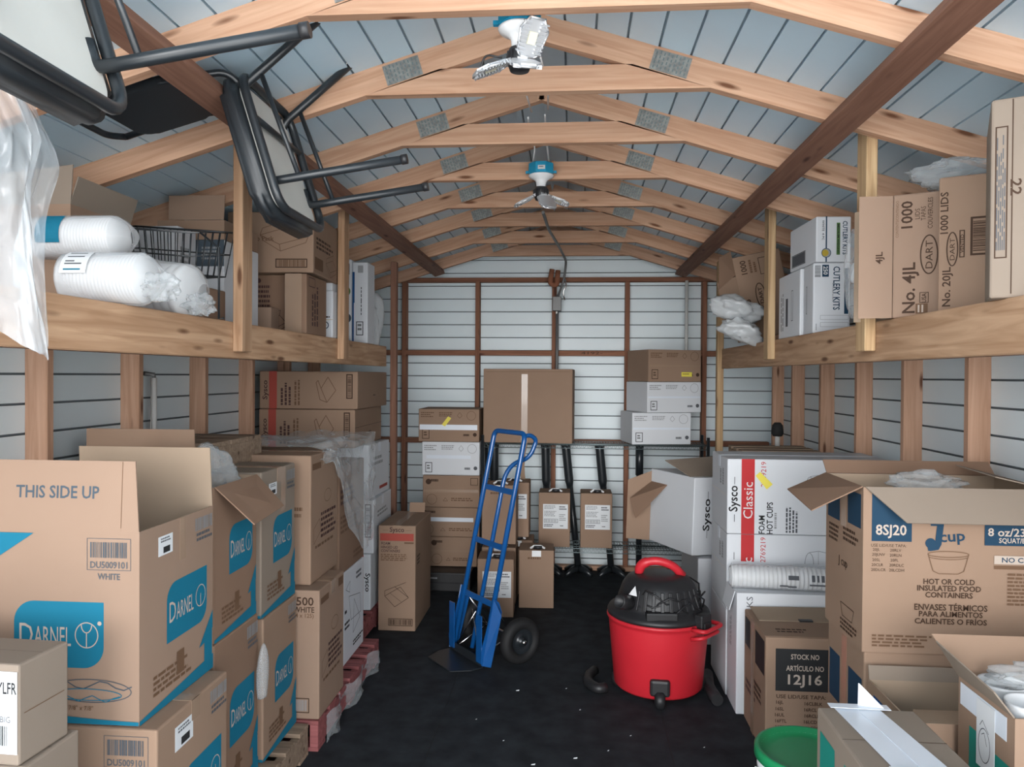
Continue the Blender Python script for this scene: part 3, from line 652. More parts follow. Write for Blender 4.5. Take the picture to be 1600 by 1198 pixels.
# ================================================================== STORED GOODS: THE SHELF UNDER THE STOOLS
drape('plastic_sheet', 'large clear plastic sheet hanging over the shelf edge below the cut-off chair', 'plastic sheet',
      lambda u, v: (-1.235 - 0.05 * math.sin(u * 9) * (0.4 + v) - 0.10 * max(0, 0.25 - v) * 2, 1.42 + 0.31 * u + 0.02 * math.sin(v * 7), 2.30 - 0.58 * v - 0.03 * math.cos(u * 11) * v + 0.05 * math.sin(u * 3.1) * (1 - v)), 70, 60, 'sheet_film', 0.020, 6, 3, (2.0, 0.55))
def sleeve(lab, p, L, r, lblu, lblf=True, n=18, rim=0.0018, group='wrapped stacks of white foam bowls', rot=(0, 0, 0), lbl_rot=0, tail=True):
    """a stack of foam bowls lying on its side along x, wrapped in clear film"""
    s = empty('foam_bowl_sleeve', p, label=lab, category='foam bowls', group=group, rot=rot); Mx = Matrix.Rotation(R(90), 4, 'Y')
    mb = MB(); pr = [(0, -L / 2)]
    for k in range(n):
        z = -L / 2 + L * k / n; dz = L / n; pr += [(r - rim, z), (r, z + dz * 0.25), (r, z + dz * 0.7), (r - rim, z + dz * 0.98)]
    pr += [(r * 0.94, L / 2), (r * 0.88, L / 2 + 0.006), (0, L / 2 + 0.008)]
    mb.lathe(pr, 'white_foam', 40, Mx); mb.build('bowls', s)
    mb = MB(); pr = [(r * 0.5, -L / 2 - 0.01), (r + 0.003, -L / 2), (r + 0.004, 0), (r + 0.003, L / 2 - 0.005), (r * 0.8, L / 2 + 0.02), (r * 0.35, L / 2 + 0.05)]
    mb.lathe(pr, 'wrap_film', 40, Mx)
    for v in mb.bm.verts:
        k = noise.noise(v.co * 30) * 0.003 + noise.noise(v.co * 12) * 0.003; v.co.y += k; v.co.z += k
    mb.build('wrapper', s)
    if tail: crumple('wrapper_end', None, None, (L / 2 + 0.045, -0.01, -r * 0.42), (0.05, 0.045, 0.040), 'clear_film', seed=L * 40, amp=0.5, freq=4, parent=s)
    a0, a1 = lblu; mb = MB(); na = 10; u0, u1 = lblf if isinstance(lblf, tuple) else (0.1, 0.5)
    pt = lambda u, a, e: (-L / 2 + L * u, -(r + e) * math.cos(R(a)), (r + e) * math.sin(R(a)))
    for k in range(na):
        b0, b1 = a0 + (a1 - a0) * k / na, a0 + (a1 - a0) * (k + 1) / na
        mb.face([pt(u0, b0, 0.006), pt(u1, b0, 0.006), pt(u1, b1, 0.006), pt(u0, b1, 0.006)], 'paper' if lbl_rot != 2 else 'ink_cyan')
        if lbl_rot != 2 and k in (1, 3, 4, 6, 8):
            ua = u0 + (u1 - u0) * 0.15; ub = u0 + (u1 - u0) * (0.8 if k != 4 else 0.5)
            mb.face([pt(ua, b0, 0.0067), pt(ub, b0, 0.0067), pt(ub, b0 + (b1 - b0) * 0.5, 0.0067), pt(ua, b0 + (b1 - b0) * 0.5, 0.0067)], 'ink_grey' if k != 1 else 'ink_cyan')
    mb.build('label', s, fix=False, label='printed label' if lbl_rot != 2 else 'blue printed label')
    return s
sleeve('wrapped foam bowl stack lying on the shelf edge, close to the hanging plastic sheet', (-1.345, 2.10, ZS + 0.076), 0.23, 0.073, (5, 70), (0.08, 0.42), n=22)
sleeve('wrapped foam bowl stack lying aslant over the shelf edge, beside the wire basket', (-1.445, 2.50, ZS + 0.098), 0.30, 0.094, (-30, 40), (0.22, 0.55), n=10, rim=0.004, rot=(0, R(7), R(-6)))
sleeve('wrapped foam bowl stack with a blue label, above the one by the hanging plastic', (-1.50, 2.20, ZS + 0.076 * 2 + 0.062), 0.25, 0.064, (-20, 60), (0.12, 0.42), n=26, lbl_rot=2, tail=False)
# wire basket
bk = empty('wire_basket', (-1.555, 2.775, ZS + 0.18), rot=(R(10), R(6), R(-12)), label='black wire basket tipped behind the foam bowl stacks', category='basket')
mb = MB(); bx, by, bz = 0.23, 0.12, 0.17
for z, k in ((0, 0.86), (bz * 0.5, 0.93), (bz, 1.0)):
    mb.tube([(-bx * k, -by * k, z), (bx * k, -by * k, z), (bx * k, by * k, z), (-bx * k, by * k, z)], 0.004 if z == bz else 0.0028, 'black_metal', 8, closed=True)
for i in range(15):
    x = -bx + 2 * bx * i / 14
    mb.tube([(x, -by, bz), (x * 0.86, -by * 0.86, 0), (x * 0.86, by * 0.86, 0), (x, by, bz)], 0.0022, 'black_metal', 6)
for i in range(7):
    y = -by + 2 * by * i / 6
    mb.tube([(-bx, y, bz), (-bx * 0.86, y * 0.86, 0), (bx * 0.86, y * 0.86, 0), (bx, y, bz)], 0.0022, 'black_metal', 6)
mb.build('wire_grid', bk)
mb = MB(); mb.tube([(bx, -by * 0.6, bz), (bx + 0.07, -by * 0.5, bz - 0.05), (bx + 0.10, -by * 0.9, -0.13), (bx + 0.12, -by * 0.9, -0.125)], 0.004, 'black_metal', 8); mb.build('handle', bk)
carton('low kraft carton under the wire basket, behind the foam bowl stacks', (-1.86, -1.36), (2.70, 2.88), (ZS, 1.985), 'kraft_dark')
cb = carton('grey-white carton against the wall behind the wire basket', (-1.94, -1.62), (3.0, 3.15), (ZS, 2.27), 'white_board', {'F': [('lines', 0.1, 0.2, 0.7, 0.5, 'ink_lgrey', 4)], 'R': [('lines', 0.1, 0.6, 0.7, 0.8, 'ink_lgrey', 3)]})
cb = carton('open kraft carton against the wall behind the hanging plastic sheet', (-1.93, -1.60), (2.30, 2.63), (ZS, 2.20), 'kraft', opened=True)
flap(cb, (-0.165, -0.165, 0.342), (0.165, -0.165, 0.342), (0.19, -0.19, 0.46), (-0.165, -0.17, 0.43), 'kraft_grey')
flap(cb, (0.165, -0.165, 0.342), (0.165, 0.165, 0.342), (0.19, 0.17, 0.43), (0.19, -0.16, 0.43), 'kraft_grey')
sticker(cb, 'F', 0.62, 0.62, 0.95, 0.86, [('lines', 0.1, 0.2, 0.9, 0.8, 'ink_grey', 3)])
cb = carton('white carton with a dark printed band under the open kraft carton, beside the post', (-1.86, -1.50), (3.16, 3.52), (ZS, 2.24), 'white_board', {'F': [('r', 0, 0.70, 1, 1, 'ink_slate'), ('lines', 0.40, 0.76, 0.66, 0.92, 'ink_lgrey', 4), ('lines', 0.72, 0.76, 0.97, 0.92, 'ink_lgrey', 4), ('l', [(0.4, 0.18), (1, 0.18)], 'ink_lgrey', 0.002)]})
cb = carton('open kraft carton with a tall blank flap, on the dark-banded white carton', (-1.80, -1.50), (3.16, 3.51), (2.241, 2.325), 'kraft', opened=True)
flap(cb, (-0.10, -0.176, 0.085), (0.148, -0.176, 0.085), (0.165, -0.20, 0.185), (-0.085, -0.20, 0.185), 'kraft_light')
P_clam = lambda cx, cy, s, c: [('l', [(cx - s, cy), (cx - s * 0.2, cy - s * 0.55), (cx + s, cy - s * 0.1), (cx + s * 0.25, cy + s * 0.5), (cx - s, cy)], c, 0.003), ('l', [(cx - s, cy), (cx - s * 0.85, cy - s * 0.35), (cx - s * 0.15, cy - s * 0.95), (cx - s * 0.2, cy - s * 0.55)], c, 0.003), ('l', [(cx - s * 0.15, cy - s * 0.95), (cx + s * 0.9, cy - s * 0.45), (cx + s, cy - s * 0.1)], c, 0.003), ('l', [(cx - s, cy), (cx - s * 0.9, cy + s * 0.4), (cx + s * 0.35, cy + s * 0.95), (cx + s * 0.25, cy + s * 0.5)], c, 0.003)]
cb = carton('kraft carton with a container drawing and barcode, topmost on the shelf beside the post', (-1.70, -1.275), (3.60, 4.08), (2.158, 2.455), 'kraft', {
    'F': P_clam(0.66, 0.62, 0.28, 'ink_faint') + [('t', 'o Pack', 0.44, 0.56, 0.022, 'ink_faint'), ('o', 0.56, 0.08, 0.93, 0.23, 'ink_brown', 0.005), ('b', 0.58, 0.10, 0.91, 0.21, 'ink_faint')],
    'R': [('lines', 0.1, 0.40, 0.75, 0.62, 'ink_brown', 3), ('d', 0.18, 0.88, 0.03, 'ink_faint'), ('r', 0.05, 0.08, 0.35, 0.28, 'ink_faint')] + P_clam(0.68, 0.26, 0.22, 'ink_faint')}, rz=3)
cb = carton('brown carton with dark print standing under the container carton on the shelf', (-1.62, -1.40), (3.66, 4.05), (ZS, 2.156), 'kraft_dark', {'F': [('d', 0.28, 0.90, 0.012, 'ink_purple'), ('lines', 0.2, 0.42, 0.62, 0.82, 'ink_purple', 5)] + P_clam(0.72, 0.22, 0.2, 'ink_purple')})
cb = carton('narrow brown carton with a pale taped end, under the container carton', (-1.395, -1.285), (3.58, 3.88), (ZS, 2.150), 'kraft_dark', {'R': [('linesv', 0.25, 0.15, 0.6, 0.9, 'ink_purple', 3), ('o', 0.1, 0.80, 0.4, 0.96, 'ink_purple')]}, seam='y')
strip(cb, 'F', 0.02, 0.0, 0.78, 1.0, 'brown_tape')
cb = carton('small tan carton at the foot of the dark printed carton', (-1.535, -1.45), (3.55, 3.65), (ZS, 1.985), 'kraft_light')
cb = carton('thin white carton on edge beside the small tan carton', (-1.60, -1.56), (3.55, 3.65), (ZS, 2.12), 'white_board')
cb = carton('white cup carton with a navy band and round seal, beside the shelf post', (-1.40, -1.29), (4.00, 4.25), (ZS, 2.115), 'white_board', {'F': [('r', 0.02, 0.75, 0.4, 0.86, 'ink_grey'), ('r', 0, 0.49, 0.62, 0.58, 'ink_navy'), ('r', 0.05, 0.52, 0.5, 0.55, 'ink_white'), ('lines', 0.0, 0.40, 0.85, 0.46, 'ink_brown', 1), ('l', [(0, 0.37), (1, 0.39)], 'ink_yellow', 0.002), ('e', 0.62, 0.27, 0.018, 0.018, 'ink_navy', 0.005), ('d', 0.62, 0.27, 0.007, 'ink_green')]})
cb = carton('tiny white carton on top of the navy-banded cup carton', (-1.375, -1.30), (4.02, 4.2), (2.116, 2.17), 'white_board')
cb = carton('grey carton with green leaf print between the shelf post and the tall white carton', (-1.50, -1.385), (4.66, 4.95), (ZS, 2.385), 'white_board', {'F': [('r', 0.3, 0.82, 0.9, 0.95, 'ink_slate'), ('d', 0.7, 0.62, 0.03, 'ink_green'), ('d', 0.75, 0.30, 0.03, 'ink_slate'), ('lines', 0.2, 0.36, 0.9, 0.48, 'ink_slate', 2)]})
cb = carton('tall narrow white carton with a blue edge and upright print on the shelf', (-1.383, -1.285), (4.68, 4.85), (ZS, 2.37), 'white_board', {'F': [('r', 0.0, 0.50, 0.14, 0.88, 'ink_blue'), ('r', 0, 0.0, 0.1, 0.5, 'ink_blue'), ('r', 0.35, 0.87, 0.7, 0.96, 'ink_lgrey'), ('linesv', 0.55, 0.35, 0.66, 0.78, 'ink_grey', 1), ('o', 0.25, 0.10, 0.72, 0.27, 'ink_charcoal', 0.005), ('lines', 0.35, 0.14, 0.64, 0.24, 'ink_charcoal', 2)]})
crumple('plastic_bag', 'slumped grey-white plastic bag at the far end of the foam bowl shelf', 'bag', (-1.36, 5.03, ZS + 0.17), (0.07, 0.10, 0.23), 'milky_film', seed=5, amp=0.35, freq=2.4)

# ================================================================== STORED GOODS: THE SHELF WITH THE CUTLERY KITS
cut_side = lambda: [('linesv', 0.12, 0.12, 0.28, 0.9, 'ink_lgrey', 2), ('r', 0.36, 0.18, 0.46, 0.62, 'ink_grey'), ('o', 0.62, 0.25, 0.70, 0.72, 'ink_grey', 0.003)]
cb = carton('white cutlery kit carton on end with CUTLERY KITS up its front, under the smaller one', (1.085, 1.245), (3.50, 3.66), (ZS, 2.178), 'white_board', {
    'F': [('bv', 0.04, 0.80, 0.20, 0.96, 'ink_grey'), ('r', 0.24, 0.80, 0.42, 0.97, 'ink_navy'), ('t', '250', 0.33, 0.89, 0.018, 'ink_white', -90), ('t', 'CUTLERY KITS', 0.63, 0.64, 0.028, 'ink_navy', -90, 0.195), ('r', 0.84, 0.28, 0.95, 0.92, 'ink_navy'), ('linesv', 0.52, 0.45, 0.56, 0.75, 'ink_lgrey', 1), ('l', [(0.2, 0.26), (0.95, 0.26), (0.95, 0.20), (0.2, 0.20), (0.2, 0.26)], 'ink_lgrey', 0.0015), ('l', [(0.2, 0.16), (0.95, 0.16), (0.95, 0.10), (0.2, 0.10), (0.2, 0.16)], 'ink_lgrey', 0.0015), ('linesv', 0.08, 0.05, 0.11, 0.15, 'ink_grey', 1)], 'L': [('o', 0.3, 0.3, 0.4, 0.7, 'ink_grey', 0.003)]}, rz=-2)
cb = carton('white cutlery kit carton with a long side turned to the aisle, by the shelf post', (1.075, 1.30), (3.675, 4.04), (ZS, 2.176), 'white_board', {'L': cut_side()})
cb = carton('smaller white cutlery kit carton with a gold seal, on top of the other cutlery cartons', (1.085, 1.24), (3.50, 3.86), (2.180, 2.385), 'white_board', {
    'F': [('t', 'WHITE  4 PC', 0.2, 0.70, 0.010, 'ink_grey', -90, 0.09), ('r', 0.27, 0.0, 0.31, 1, 'ink_navy'), ('d', 0.3, 0.2, 0.020, 'ink_lgrey'), ('d', 0.26, 0.2, 0.015, 'ink_yellow'), ('e', 0.29, 0.2, 0.020, 0.020, 'ink_navy', 0.003), ('r', 0.58, 0.16, 0.68, 0.86, 'ink_green'), ('t', 'MEDIUM WEIGHT', 0.63, 0.51, 0.009, 'ink_charcoal', -90, 0.13), ('t', 'CUTLERY KITS', 0.82, 0.53, 0.020, 'ink_navy', -90, 0.15)], 'L': [('r', 0.1, 0.1, 0.6, 0.35, 'ink_grey'), ('o', 0.08, 0.08, 0.62, 0.37, 'ink_charcoal', 0.003)]}, rz=2)
cb = carton('tilted kraft lid carton marked 16FTLS, with white bags spilling from its open end', (1.075, 1.365), (4.72, 5.02), (ZS + 0.055, 2.43), 'kraft', {
    'F': [('t', 'No. 16FTLS', 0.13, 0.24, 0.045, 'ink_brown', 90, 0.25), ('t', '1000', 0.20, 0.86, 0.034, 'ink_brown', 90, 0.085), ('linesv', 0.32, 0.78, 0.5, 0.94, 'ink_faint', 2), ('e', 0.44, 0.50, 0.028, 0.075, 'ink_brown', 0.006), ('t', 'DART', 0.44, 0.50, 0.022, 'ink_brown', 90, 0.10), ('o', 0.52, 0.74, 0.75, 0.94, 'ink_brown')]}, rot=(0, R(-12), 0), opened=False)
flap(cb, (-0.145, -0.15, 0.40), (-0.145, -0.15, 0.05), (-0.27, -0.19, 0.09), (-0.27, -0.19, 0.38), 'kraft')
flap(cb, (-0.145, -0.15, 0.56), (-0.145, -0.15, 0.41), (-0.27, -0.20, 0.34), (-0.23, -0.20, 0.53), 'kraft_dark')
crumple('plastic_bag', 'white plastic bag of lids drooping from the tilted lid carton, upper of two', 'bag', (0.965, 4.50, 2.055), (0.14, 0.12, 0.070), 'milky_film', seed=2, amp=0.35, freq=2.6, rot=(0, R(10), 0), group='bags of lids by the tilted carton')
crumple('plastic_bag', 'white plastic bag of lids drooping below the other one over the shelf edge', 'bag', (0.98, 4.47, 1.925), (0.12, 0.10, 0.066), 'milky_film', seed=9, amp=0.42, freq=3.0, rot=(0, R(20), 0), group='bags of lids by the tilted carton')
cb = carton('kraft lid carton marked No. 4JL with its end flaps open', (1.0721, 1.5021), (2.4798, 2.6798), (ZS, 2.262), 'kraft_light', {
    'F': [('t', 'No. 4JL', 0.125, 0.24, 0.036, 'ink_brown', 90, 0.165), ('t', '1000', 0.095, 0.83, 0.032, 'ink_brown', 90, 0.088), ('t', 'CONTENTS/CONTENIDO', 0.030, 0.80, 0.008, 'ink_faint', 90, 0.12, False), ('t', 'LIDS', 0.165, 0.83, 0.014, 'ink_brown', 90, 0.034, False), ('t', 'TAPAS', 0.205, 0.83, 0.014, 'ink_brown', 90, 0.045, False), ('t', 'COUVERCLES', 0.25, 0.83, 0.014, 'ink_brown', 90, 0.10, False), ('e', 0.245, 0.50, 0.024, 0.062, 'ink_brown', 0.004), ('t', 'DART', 0.245, 0.50, 0.020, 'ink_brown', 90, 0.09, False), ('r', 0.16, 0.03, 0.24, 0.11, 'ink_faint'), ('l', [(0.18, 0.04), (0.18, 0.10)], 'ink_cream', 0.005), ('l', [(0.205, 0.04), (0.205, 0.10)], 'ink_cream', 0.005), ('t', 'USA', 0.215, 0.155, 0.013, 'ink_brown', 90, 0.03), ('o', 0.185, 0.115, 0.245, 0.20, 'ink_brown', 0.002)]}, rz=-25)
flap(cb, (-0.2155, -0.101, 0.40), (-0.2155, -0.101, 0.0), (-0.315, -0.118, 0.0), (-0.315, -0.118, 0.405), 'kraft_light', prints=None)
fl = [c for c in cb.children if c.name.startswith('flap')][-1]
mb = MB(); a = Vector((-0.315, -0.1235, 0.0)); fc = Face(a, Vector((0.099, 0.017, 0)), (0, 0, 1), 0.105, 0.405); fc.k = 3
ink(mb, fc, [('t', '4JL', 0.62, 0.49, 0.020, 'ink_brown', 90, 0.04)]); mb.build('mark', fl, fix=False)
flap(cb, (-0.216, 0.09, 0.40), (-0.216, 0.09, 0.0), (-0.345, 0.06, -0.0), (-0.345, 0.06, 0.39), 'kraft_inside')
cb = carton('kraft lid carton marked No. 20JL with a framed barcode, before the 4JL carton', (1.1140, 1.5140), (2.2832, 2.4382), (ZS, 2.265), 'kraft', {
    'F': [('t', 'No. 20JL', 0.062, 0.19, 0.021, 'ink_brown', 90, 0.118), ('t', '1000 LIDS', 0.036, 0.735, 0.020, 'ink_brown', 90, 0.125), ('e', 0.090, 0.465, 0.014, 0.050, 'ink_brown', 0.0035), ('t', 'DART', 0.090, 0.465, 0.013, 'ink_brown', 90, 0.066, False), ('o', 0.135, 0.40, 0.17, 0.60, 'ink_brown', 0.003), ('t', 'VENTED', 0.153, 0.50, 0.009, 'ink_brown', 90, 0.055), ('o', 0.205, 0.41, 0.345, 0.69, 'ink_brown', 0.006), ('bv', 0.222, 0.44, 0.328, 0.66, 'ink_brown')]}, rz=-25)
cb = carton('grey-brown carton with a long framed block of print, nearest on the cutlery shelf', (1.0773, 1.4973), (1.8407, 2.1807), (ZS, 2.345), 'kraft_grey', {
    'F': [('o', 0.022, 0.20, 0.085, 0.86, 'ink_brown', 0.003), ('linesv', 0.030, 0.24, 0.078, 0.82, 'ink_grey', 5), ('r', 0.104, 0.02, 0.110, 0.99, 'ink_brown'), ('t', '22', 0.126, 0.55, 0.022, 'ink_brown', -90, 0.04)]}, rz=-26)
o = cb
crumple('plastic_bag', 'clear plastic bag slumped on top of the 20JL lid carton', 'bag', (1.26, 2.53, 2.315), (0.16, 0.10, 0.055), 'clear_film', seed=12, amp=0.35, freq=3)
crumple('plastic_bag', 'clear plastic bag bulging from the open end of the 4JL carton', 'bag', (1.085, 2.97, 2.04), (0.045, 0.05, 0.20), 'wrap_film', seed=21, amp=0.30, freq=2)
crumple('foam_lid_stack', 'white wrapped lids poking out beside the 4JL flap', 'lids', (1.028, 2.80, 2.03), (0.03, 0.03, 0.05), 'milky_film', seed=4, amp=0.3, freq=2)

# ================================================================== PALLETS
def pallet(lab, X, Y, z0, mat, h=0.135, group='wooden pallets under the stacks'):
    p = empty('pallet', ((X[0] + X[1]) / 2, (Y[0] + Y[1]) / 2, z0), label=lab, category='pallet', group=group); W, D = X[1] - X[0], Y[1] - Y[0]
    for x in (-W / 2 + 0.02, 0, W / 2 - 0.02):
        mb = MB(); mb.box(x - 0.019, x + 0.019, -D / 2, D / 2, 0.018, h - 0.018, mat, bevel=0.003); mb.build('runner', p)
    n = max(3, int(D / 0.15))
    for k in range(n):
        y = -D / 2 + 0.05 + (D - 0.10) * k / (n - 1)
        mb = MB(); mb.box(-W / 2, W / 2, y - 0.05, y + 0.05, h - 0.018, h, mat, bevel=0.002); mb.build('deck_board', p)
    for y in (-D / 2 + 0.05, 0, D / 2 - 0.05):
        mb = MB(); mb.box(-W / 2, W / 2, y - 0.05, y + 0.05, 0, 0.018, mat, bevel=0.002); mb.build('base_board', p)
    return p
pallet('grey-brown wooden pallet under the blue-printed plate cartons', (-1.94, -1.135), (1.98, 3.205), 0, 'pallet_wood')
pallet('red painted wooden pallet under the 500-count carton and the white carton', (-1.94, -1.10), (3.23, 4.28), 0, 'pallet_red')
pallet('dark red wooden pallet under the white cup cartons', (-1.94, -1.272), (4.40, 5.44), 0, 'pallet_red')
drape('plastic_wrap', 'torn clear wrap clinging to the aisle edge of the red pallet', 'plastic wrap', lambda u, v: (-1.085 + 0.02 * math.sin(u * 14), 3.30 + 0.85 * u, 0.004 + 0.125 * (1 - v) + 0.01 * math.sin(u * 23)), 40, 8, 'clear_film', 0.014, 9, 2)

# ================================================================== PLATE CARTONS (blue print)
def plate_front(W, H, code='DU5009101', full=True):
    a = W / H; pw, ph = 0.264 / W, 0.185 / H; u1 = 1 - 0.103 / W; u0 = u1 - pw; v0 = 0.29; v1 = v0 + ph; uc = (u0 + u1) / 2
    L = [('p', rounded(u0, v0, u1, v1, a, 0.32, (1, 0, 1, 0)), 'ink_cyan'),
         ('t', 'D', u0 + 0.036 / W, (v0 + v1) / 2 - 0.004, 0.064, 'ink_cream', 0, 0.040, False), ('t', 'ARNEL', u0 + 0.114 / W, (v0 + v1) / 2 - 0.010, 0.054, 'ink_cream', 0, 0.108, False),
         ('e', u0 + 0.214 / W, (v0 + v1) / 2, 0.033, 0.035, 'ink_cream', 0.003), ('e', u0 + 0.214 / W, (v0 + v1) / 2 + 0.028 / H, 0.015, 0.021, 'ink_cream', 0.003, (180, 360)),
         ('l', [(u0 + 0.214 / W, (v0 + v1) / 2 + 0.007 / H), (u0 + 0.214 / W, (v0 + v1) / 2 - 0.033 / H)], 'ink_cream', 0.003), ('d', u0 + 0.252 / W, (v0 + v1) / 2 + 0.034 / H, 0.006, 'ink_cream'),
         ('o', 1 - 0.152 / W, 0.80, 1 - 0.024 / W, 0.965, 'ink_grey', 0.0015), ('b', 1 - 0.142 / W, 0.865, 1 - 0.036 / W, 0.945, 'ink_slate'), ('t', code, 1 - 0.088 / W, 0.828, 0.018, 'ink_grey', 0, 0.108), ('t', 'WHITE', 1 - 0.088 / W, 0.768, 0.017, 'ink_grey', 0, 0.065),
         ('e', 1 - 0.14 / W, 0.175, 0.118, 0.032, 'ink_slate', 0.0022), ('l', [(1 - (0.255 - 0.0235 * k) / W, 0.205 + 0.022 * math.sin(k * 1.25)) for k in range(11)], 'ink_slate', 0.003), ('e', 1 - 0.15 / W, 0.155, 0.10, 0.016, 'ink_cyan', 0.0022), ('l', [(1 - (0.235 - 0.02 * k) / W, 0.135 + 0.016 * math.sin(k * 1.6)) for k in range(10)], 'ink_cyan', 0.0022),
         ('t', '8 7/8" x 7/8"', 1 - 0.175 / W, 0.085, 0.012, 'ink_faint', 0, 0.085, False),
         ('p', [(0, 0.003), (1, 0.003), (1, 0.022)] + [(1 - k / 12, 0.022 + 0.058 * (k / 12) ** 1.5) for k in range(1, 13)], 'ink_cyan')]
    return L
def plate_side(D, H, lift=0.0):
    a = D / H; u0, u1, v0, v1 = 0.33, 0.90, 0.33 + lift, 0.655 + lift; vm = (v0 + v1) / 2; w = (u1 - u0) * D
    return [('p', rounded(u0, v0, u1, v1, a, 0.30, (1, 0, 1, 0)), 'ink_cyan'),
            ('t', 'D', u0 + 0.135 * (u1 - u0), vm, 0.062, 'ink_cream', 0, w * 0.15, False), ('t', 'ARNEL', u0 + 0.435 * (u1 - u0), vm - 0.01, 0.052, 'ink_cream', 0, w * 0.42, False), ('e', u0 + 0.83 * (u1 - u0), vm, w * 0.125, 0.034, 'ink_cream', 0.003), ('l', [(u0 + 0.83 * (u1 - u0), vm - 0.06), (u0 + 0.83 * (u1 - u0), vm + 0.012)], 'ink_cream', 0.003),
            ('b', 0.72, 0.885, 0.98, 0.96, 'ink_lgrey'), ('lines', 0.74, 0.81, 0.98, 0.87, 'ink_grey', 2),
            ('p', [(0, 0.0), (1, 0.0), (1, 0.09), (0, 0.022)], 'ink_cyan'), ('p', [(0.86, 0.07), (0.98, 0.085), (0.98, 0.25), (0.99, 0.25), (0.99, 0.36), (0.78, 0.18), (0.86, 0.19)], 'ink_cyan'),
            ('lines', 0.16, 0.08, 0.70, 0.20, 'ink_faint', 4), ('r', 0.46, 0.12, 0.56, 0.25, 'ink_faint')]
tagp = [('lines', 0.15, 0.62, 0.85, 0.9, 'ink_grey', 2), ('r', 0.32, 0.10, 0.80, 0.42, 'ink_charcoal')]
c = carton('large open kraft plate carton with blue panel and THIS SIDE UP flap', (-1.65, -1.19), (2.00, 2.43), (0.68, 1.22), 'kraft_light', {'F': plate_front(0.46, 0.54) + [('p', [(0, 0.985), (0, 0.80), (0.33, 0.985)], 'ink_cyan')], 'R': plate_side(0.43, 0.54)}, opened=True)
flap(c, (-0.23, -0.215, 0.54), (0.228, -0.215, 0.54), (0.212, -0.205, 0.735), (-0.23, -0.205, 0.735), 'kraft_light', prints=[('t', 'THIS SIDE UP', 0.475, 0.55, 0.034, 'ink_slate', 0, 0.245), ('r', 0.885, 0.05, 0.889, 0.99, 'ink_faint')])
flap(c, (0.23, 0.213, 0.54), (-0.23, 0.213, 0.54), (-0.23, 0.205, 0.735), (0.225, 0.205, 0.735), 'kraft_inside')
flap(c, (0.226, -0.20, 0.54), (0.226, 0.20, 0.54), (0.215, 0.17, 0.36), (0.215, -0.17, 0.36), 'kraft_inside')
sticker(c, 'R', 0.22, 0.83, 0.40, 0.935, tagp)
strip(c, 'R', 0.5, 0.76, 0.58, 0.998, 'brown_tape')
c = carton('kraft plate carton with blue panel on the pallet, under the THIS SIDE UP carton', (-1.60, -1.13), (1.985, 2.41), (0.137, 0.678), 'kraft', {'F': plate_front(0.47, 0.54), 'R': plate_side(0.425, 0.54)}, tape='brown_tape')
sticker(c, 'R', 0.22, 0.80, 0.46, 0.93, tagp)
c = carton('open kraft plate carton with a folded-out brown flap, behind the THIS SIDE UP carton', (-1.88, -1.20), (2.46, 2.80), (0.745, 1.275), 'kraft_dark', {'R': plate_side(0.34, 0.53, 0.06)}, opened=True)
flap(c, (0.34, -0.17, 0.53), (0.34, 0.17, 0.53), (0.475, 0.10, 0.425), (0.475, -0.16, 0.405), 'kraft_dark', label='brown flap folded outward')
flap(c, (0.10, 0.168, 0.53), (-0.34, 0.168, 0.53), (-0.34, 0.172, 0.70), (0.095, 0.172, 0.70), 'kraft')
crumple('plastic_bag', 'clear plastic bag bulging out of the open carton with the brown folded flap', 'bag', (-1.335, 2.70, 1.285), (0.095, 0.09, 0.095), 'clear_film', seed=7, amp=0.4, freq=3.2)
c = carton('brown plate carton on the pallet under the carton with the folded-out flap', (-1.86, -1.195), (2.45, 2.81), (0.137, 0.743), 'kraft_dark', {'R': plate_side(0.36, 0.605)})
crumple('plastic_scrap', 'crumpled clear plastic scrap hanging between the blue-printed cartons', 'plastic scrap', (-1.160, 2.77, 0.52), (0.020, 0.04, 0.12), 'clear_film', seed=15, amp=0.16, freq=1.3, sub=3)
c = carton('closed kraft plate carton with a white sticker, top of its stack beside the folded-out flap', (-1.80, -1.205), (2.86, 3.22), (0.702, 1.275), 'kraft_grey', {'F': plate_front(0.595, 0.573, 'DU5009301'), 'R': plate_side(0.36, 0.573)}, tape='brown_tape')
sticker(c, 'R', 0.20, 0.82, 0.42, 0.905, tagp)
strip(c, 'R', 0.55, 0.68, 0.68, 0.998, 'brown_tape')
c = carton('kraft plate carton on the pallet under the closed one with a white sticker', (-1.78, -1.195), (2.86, 3.215), (0.137, 0.70), 'kraft', {'F': plate_front(0.585, 0.563, 'DU5009301'), 'R': plate_side(0.355, 0.563)})
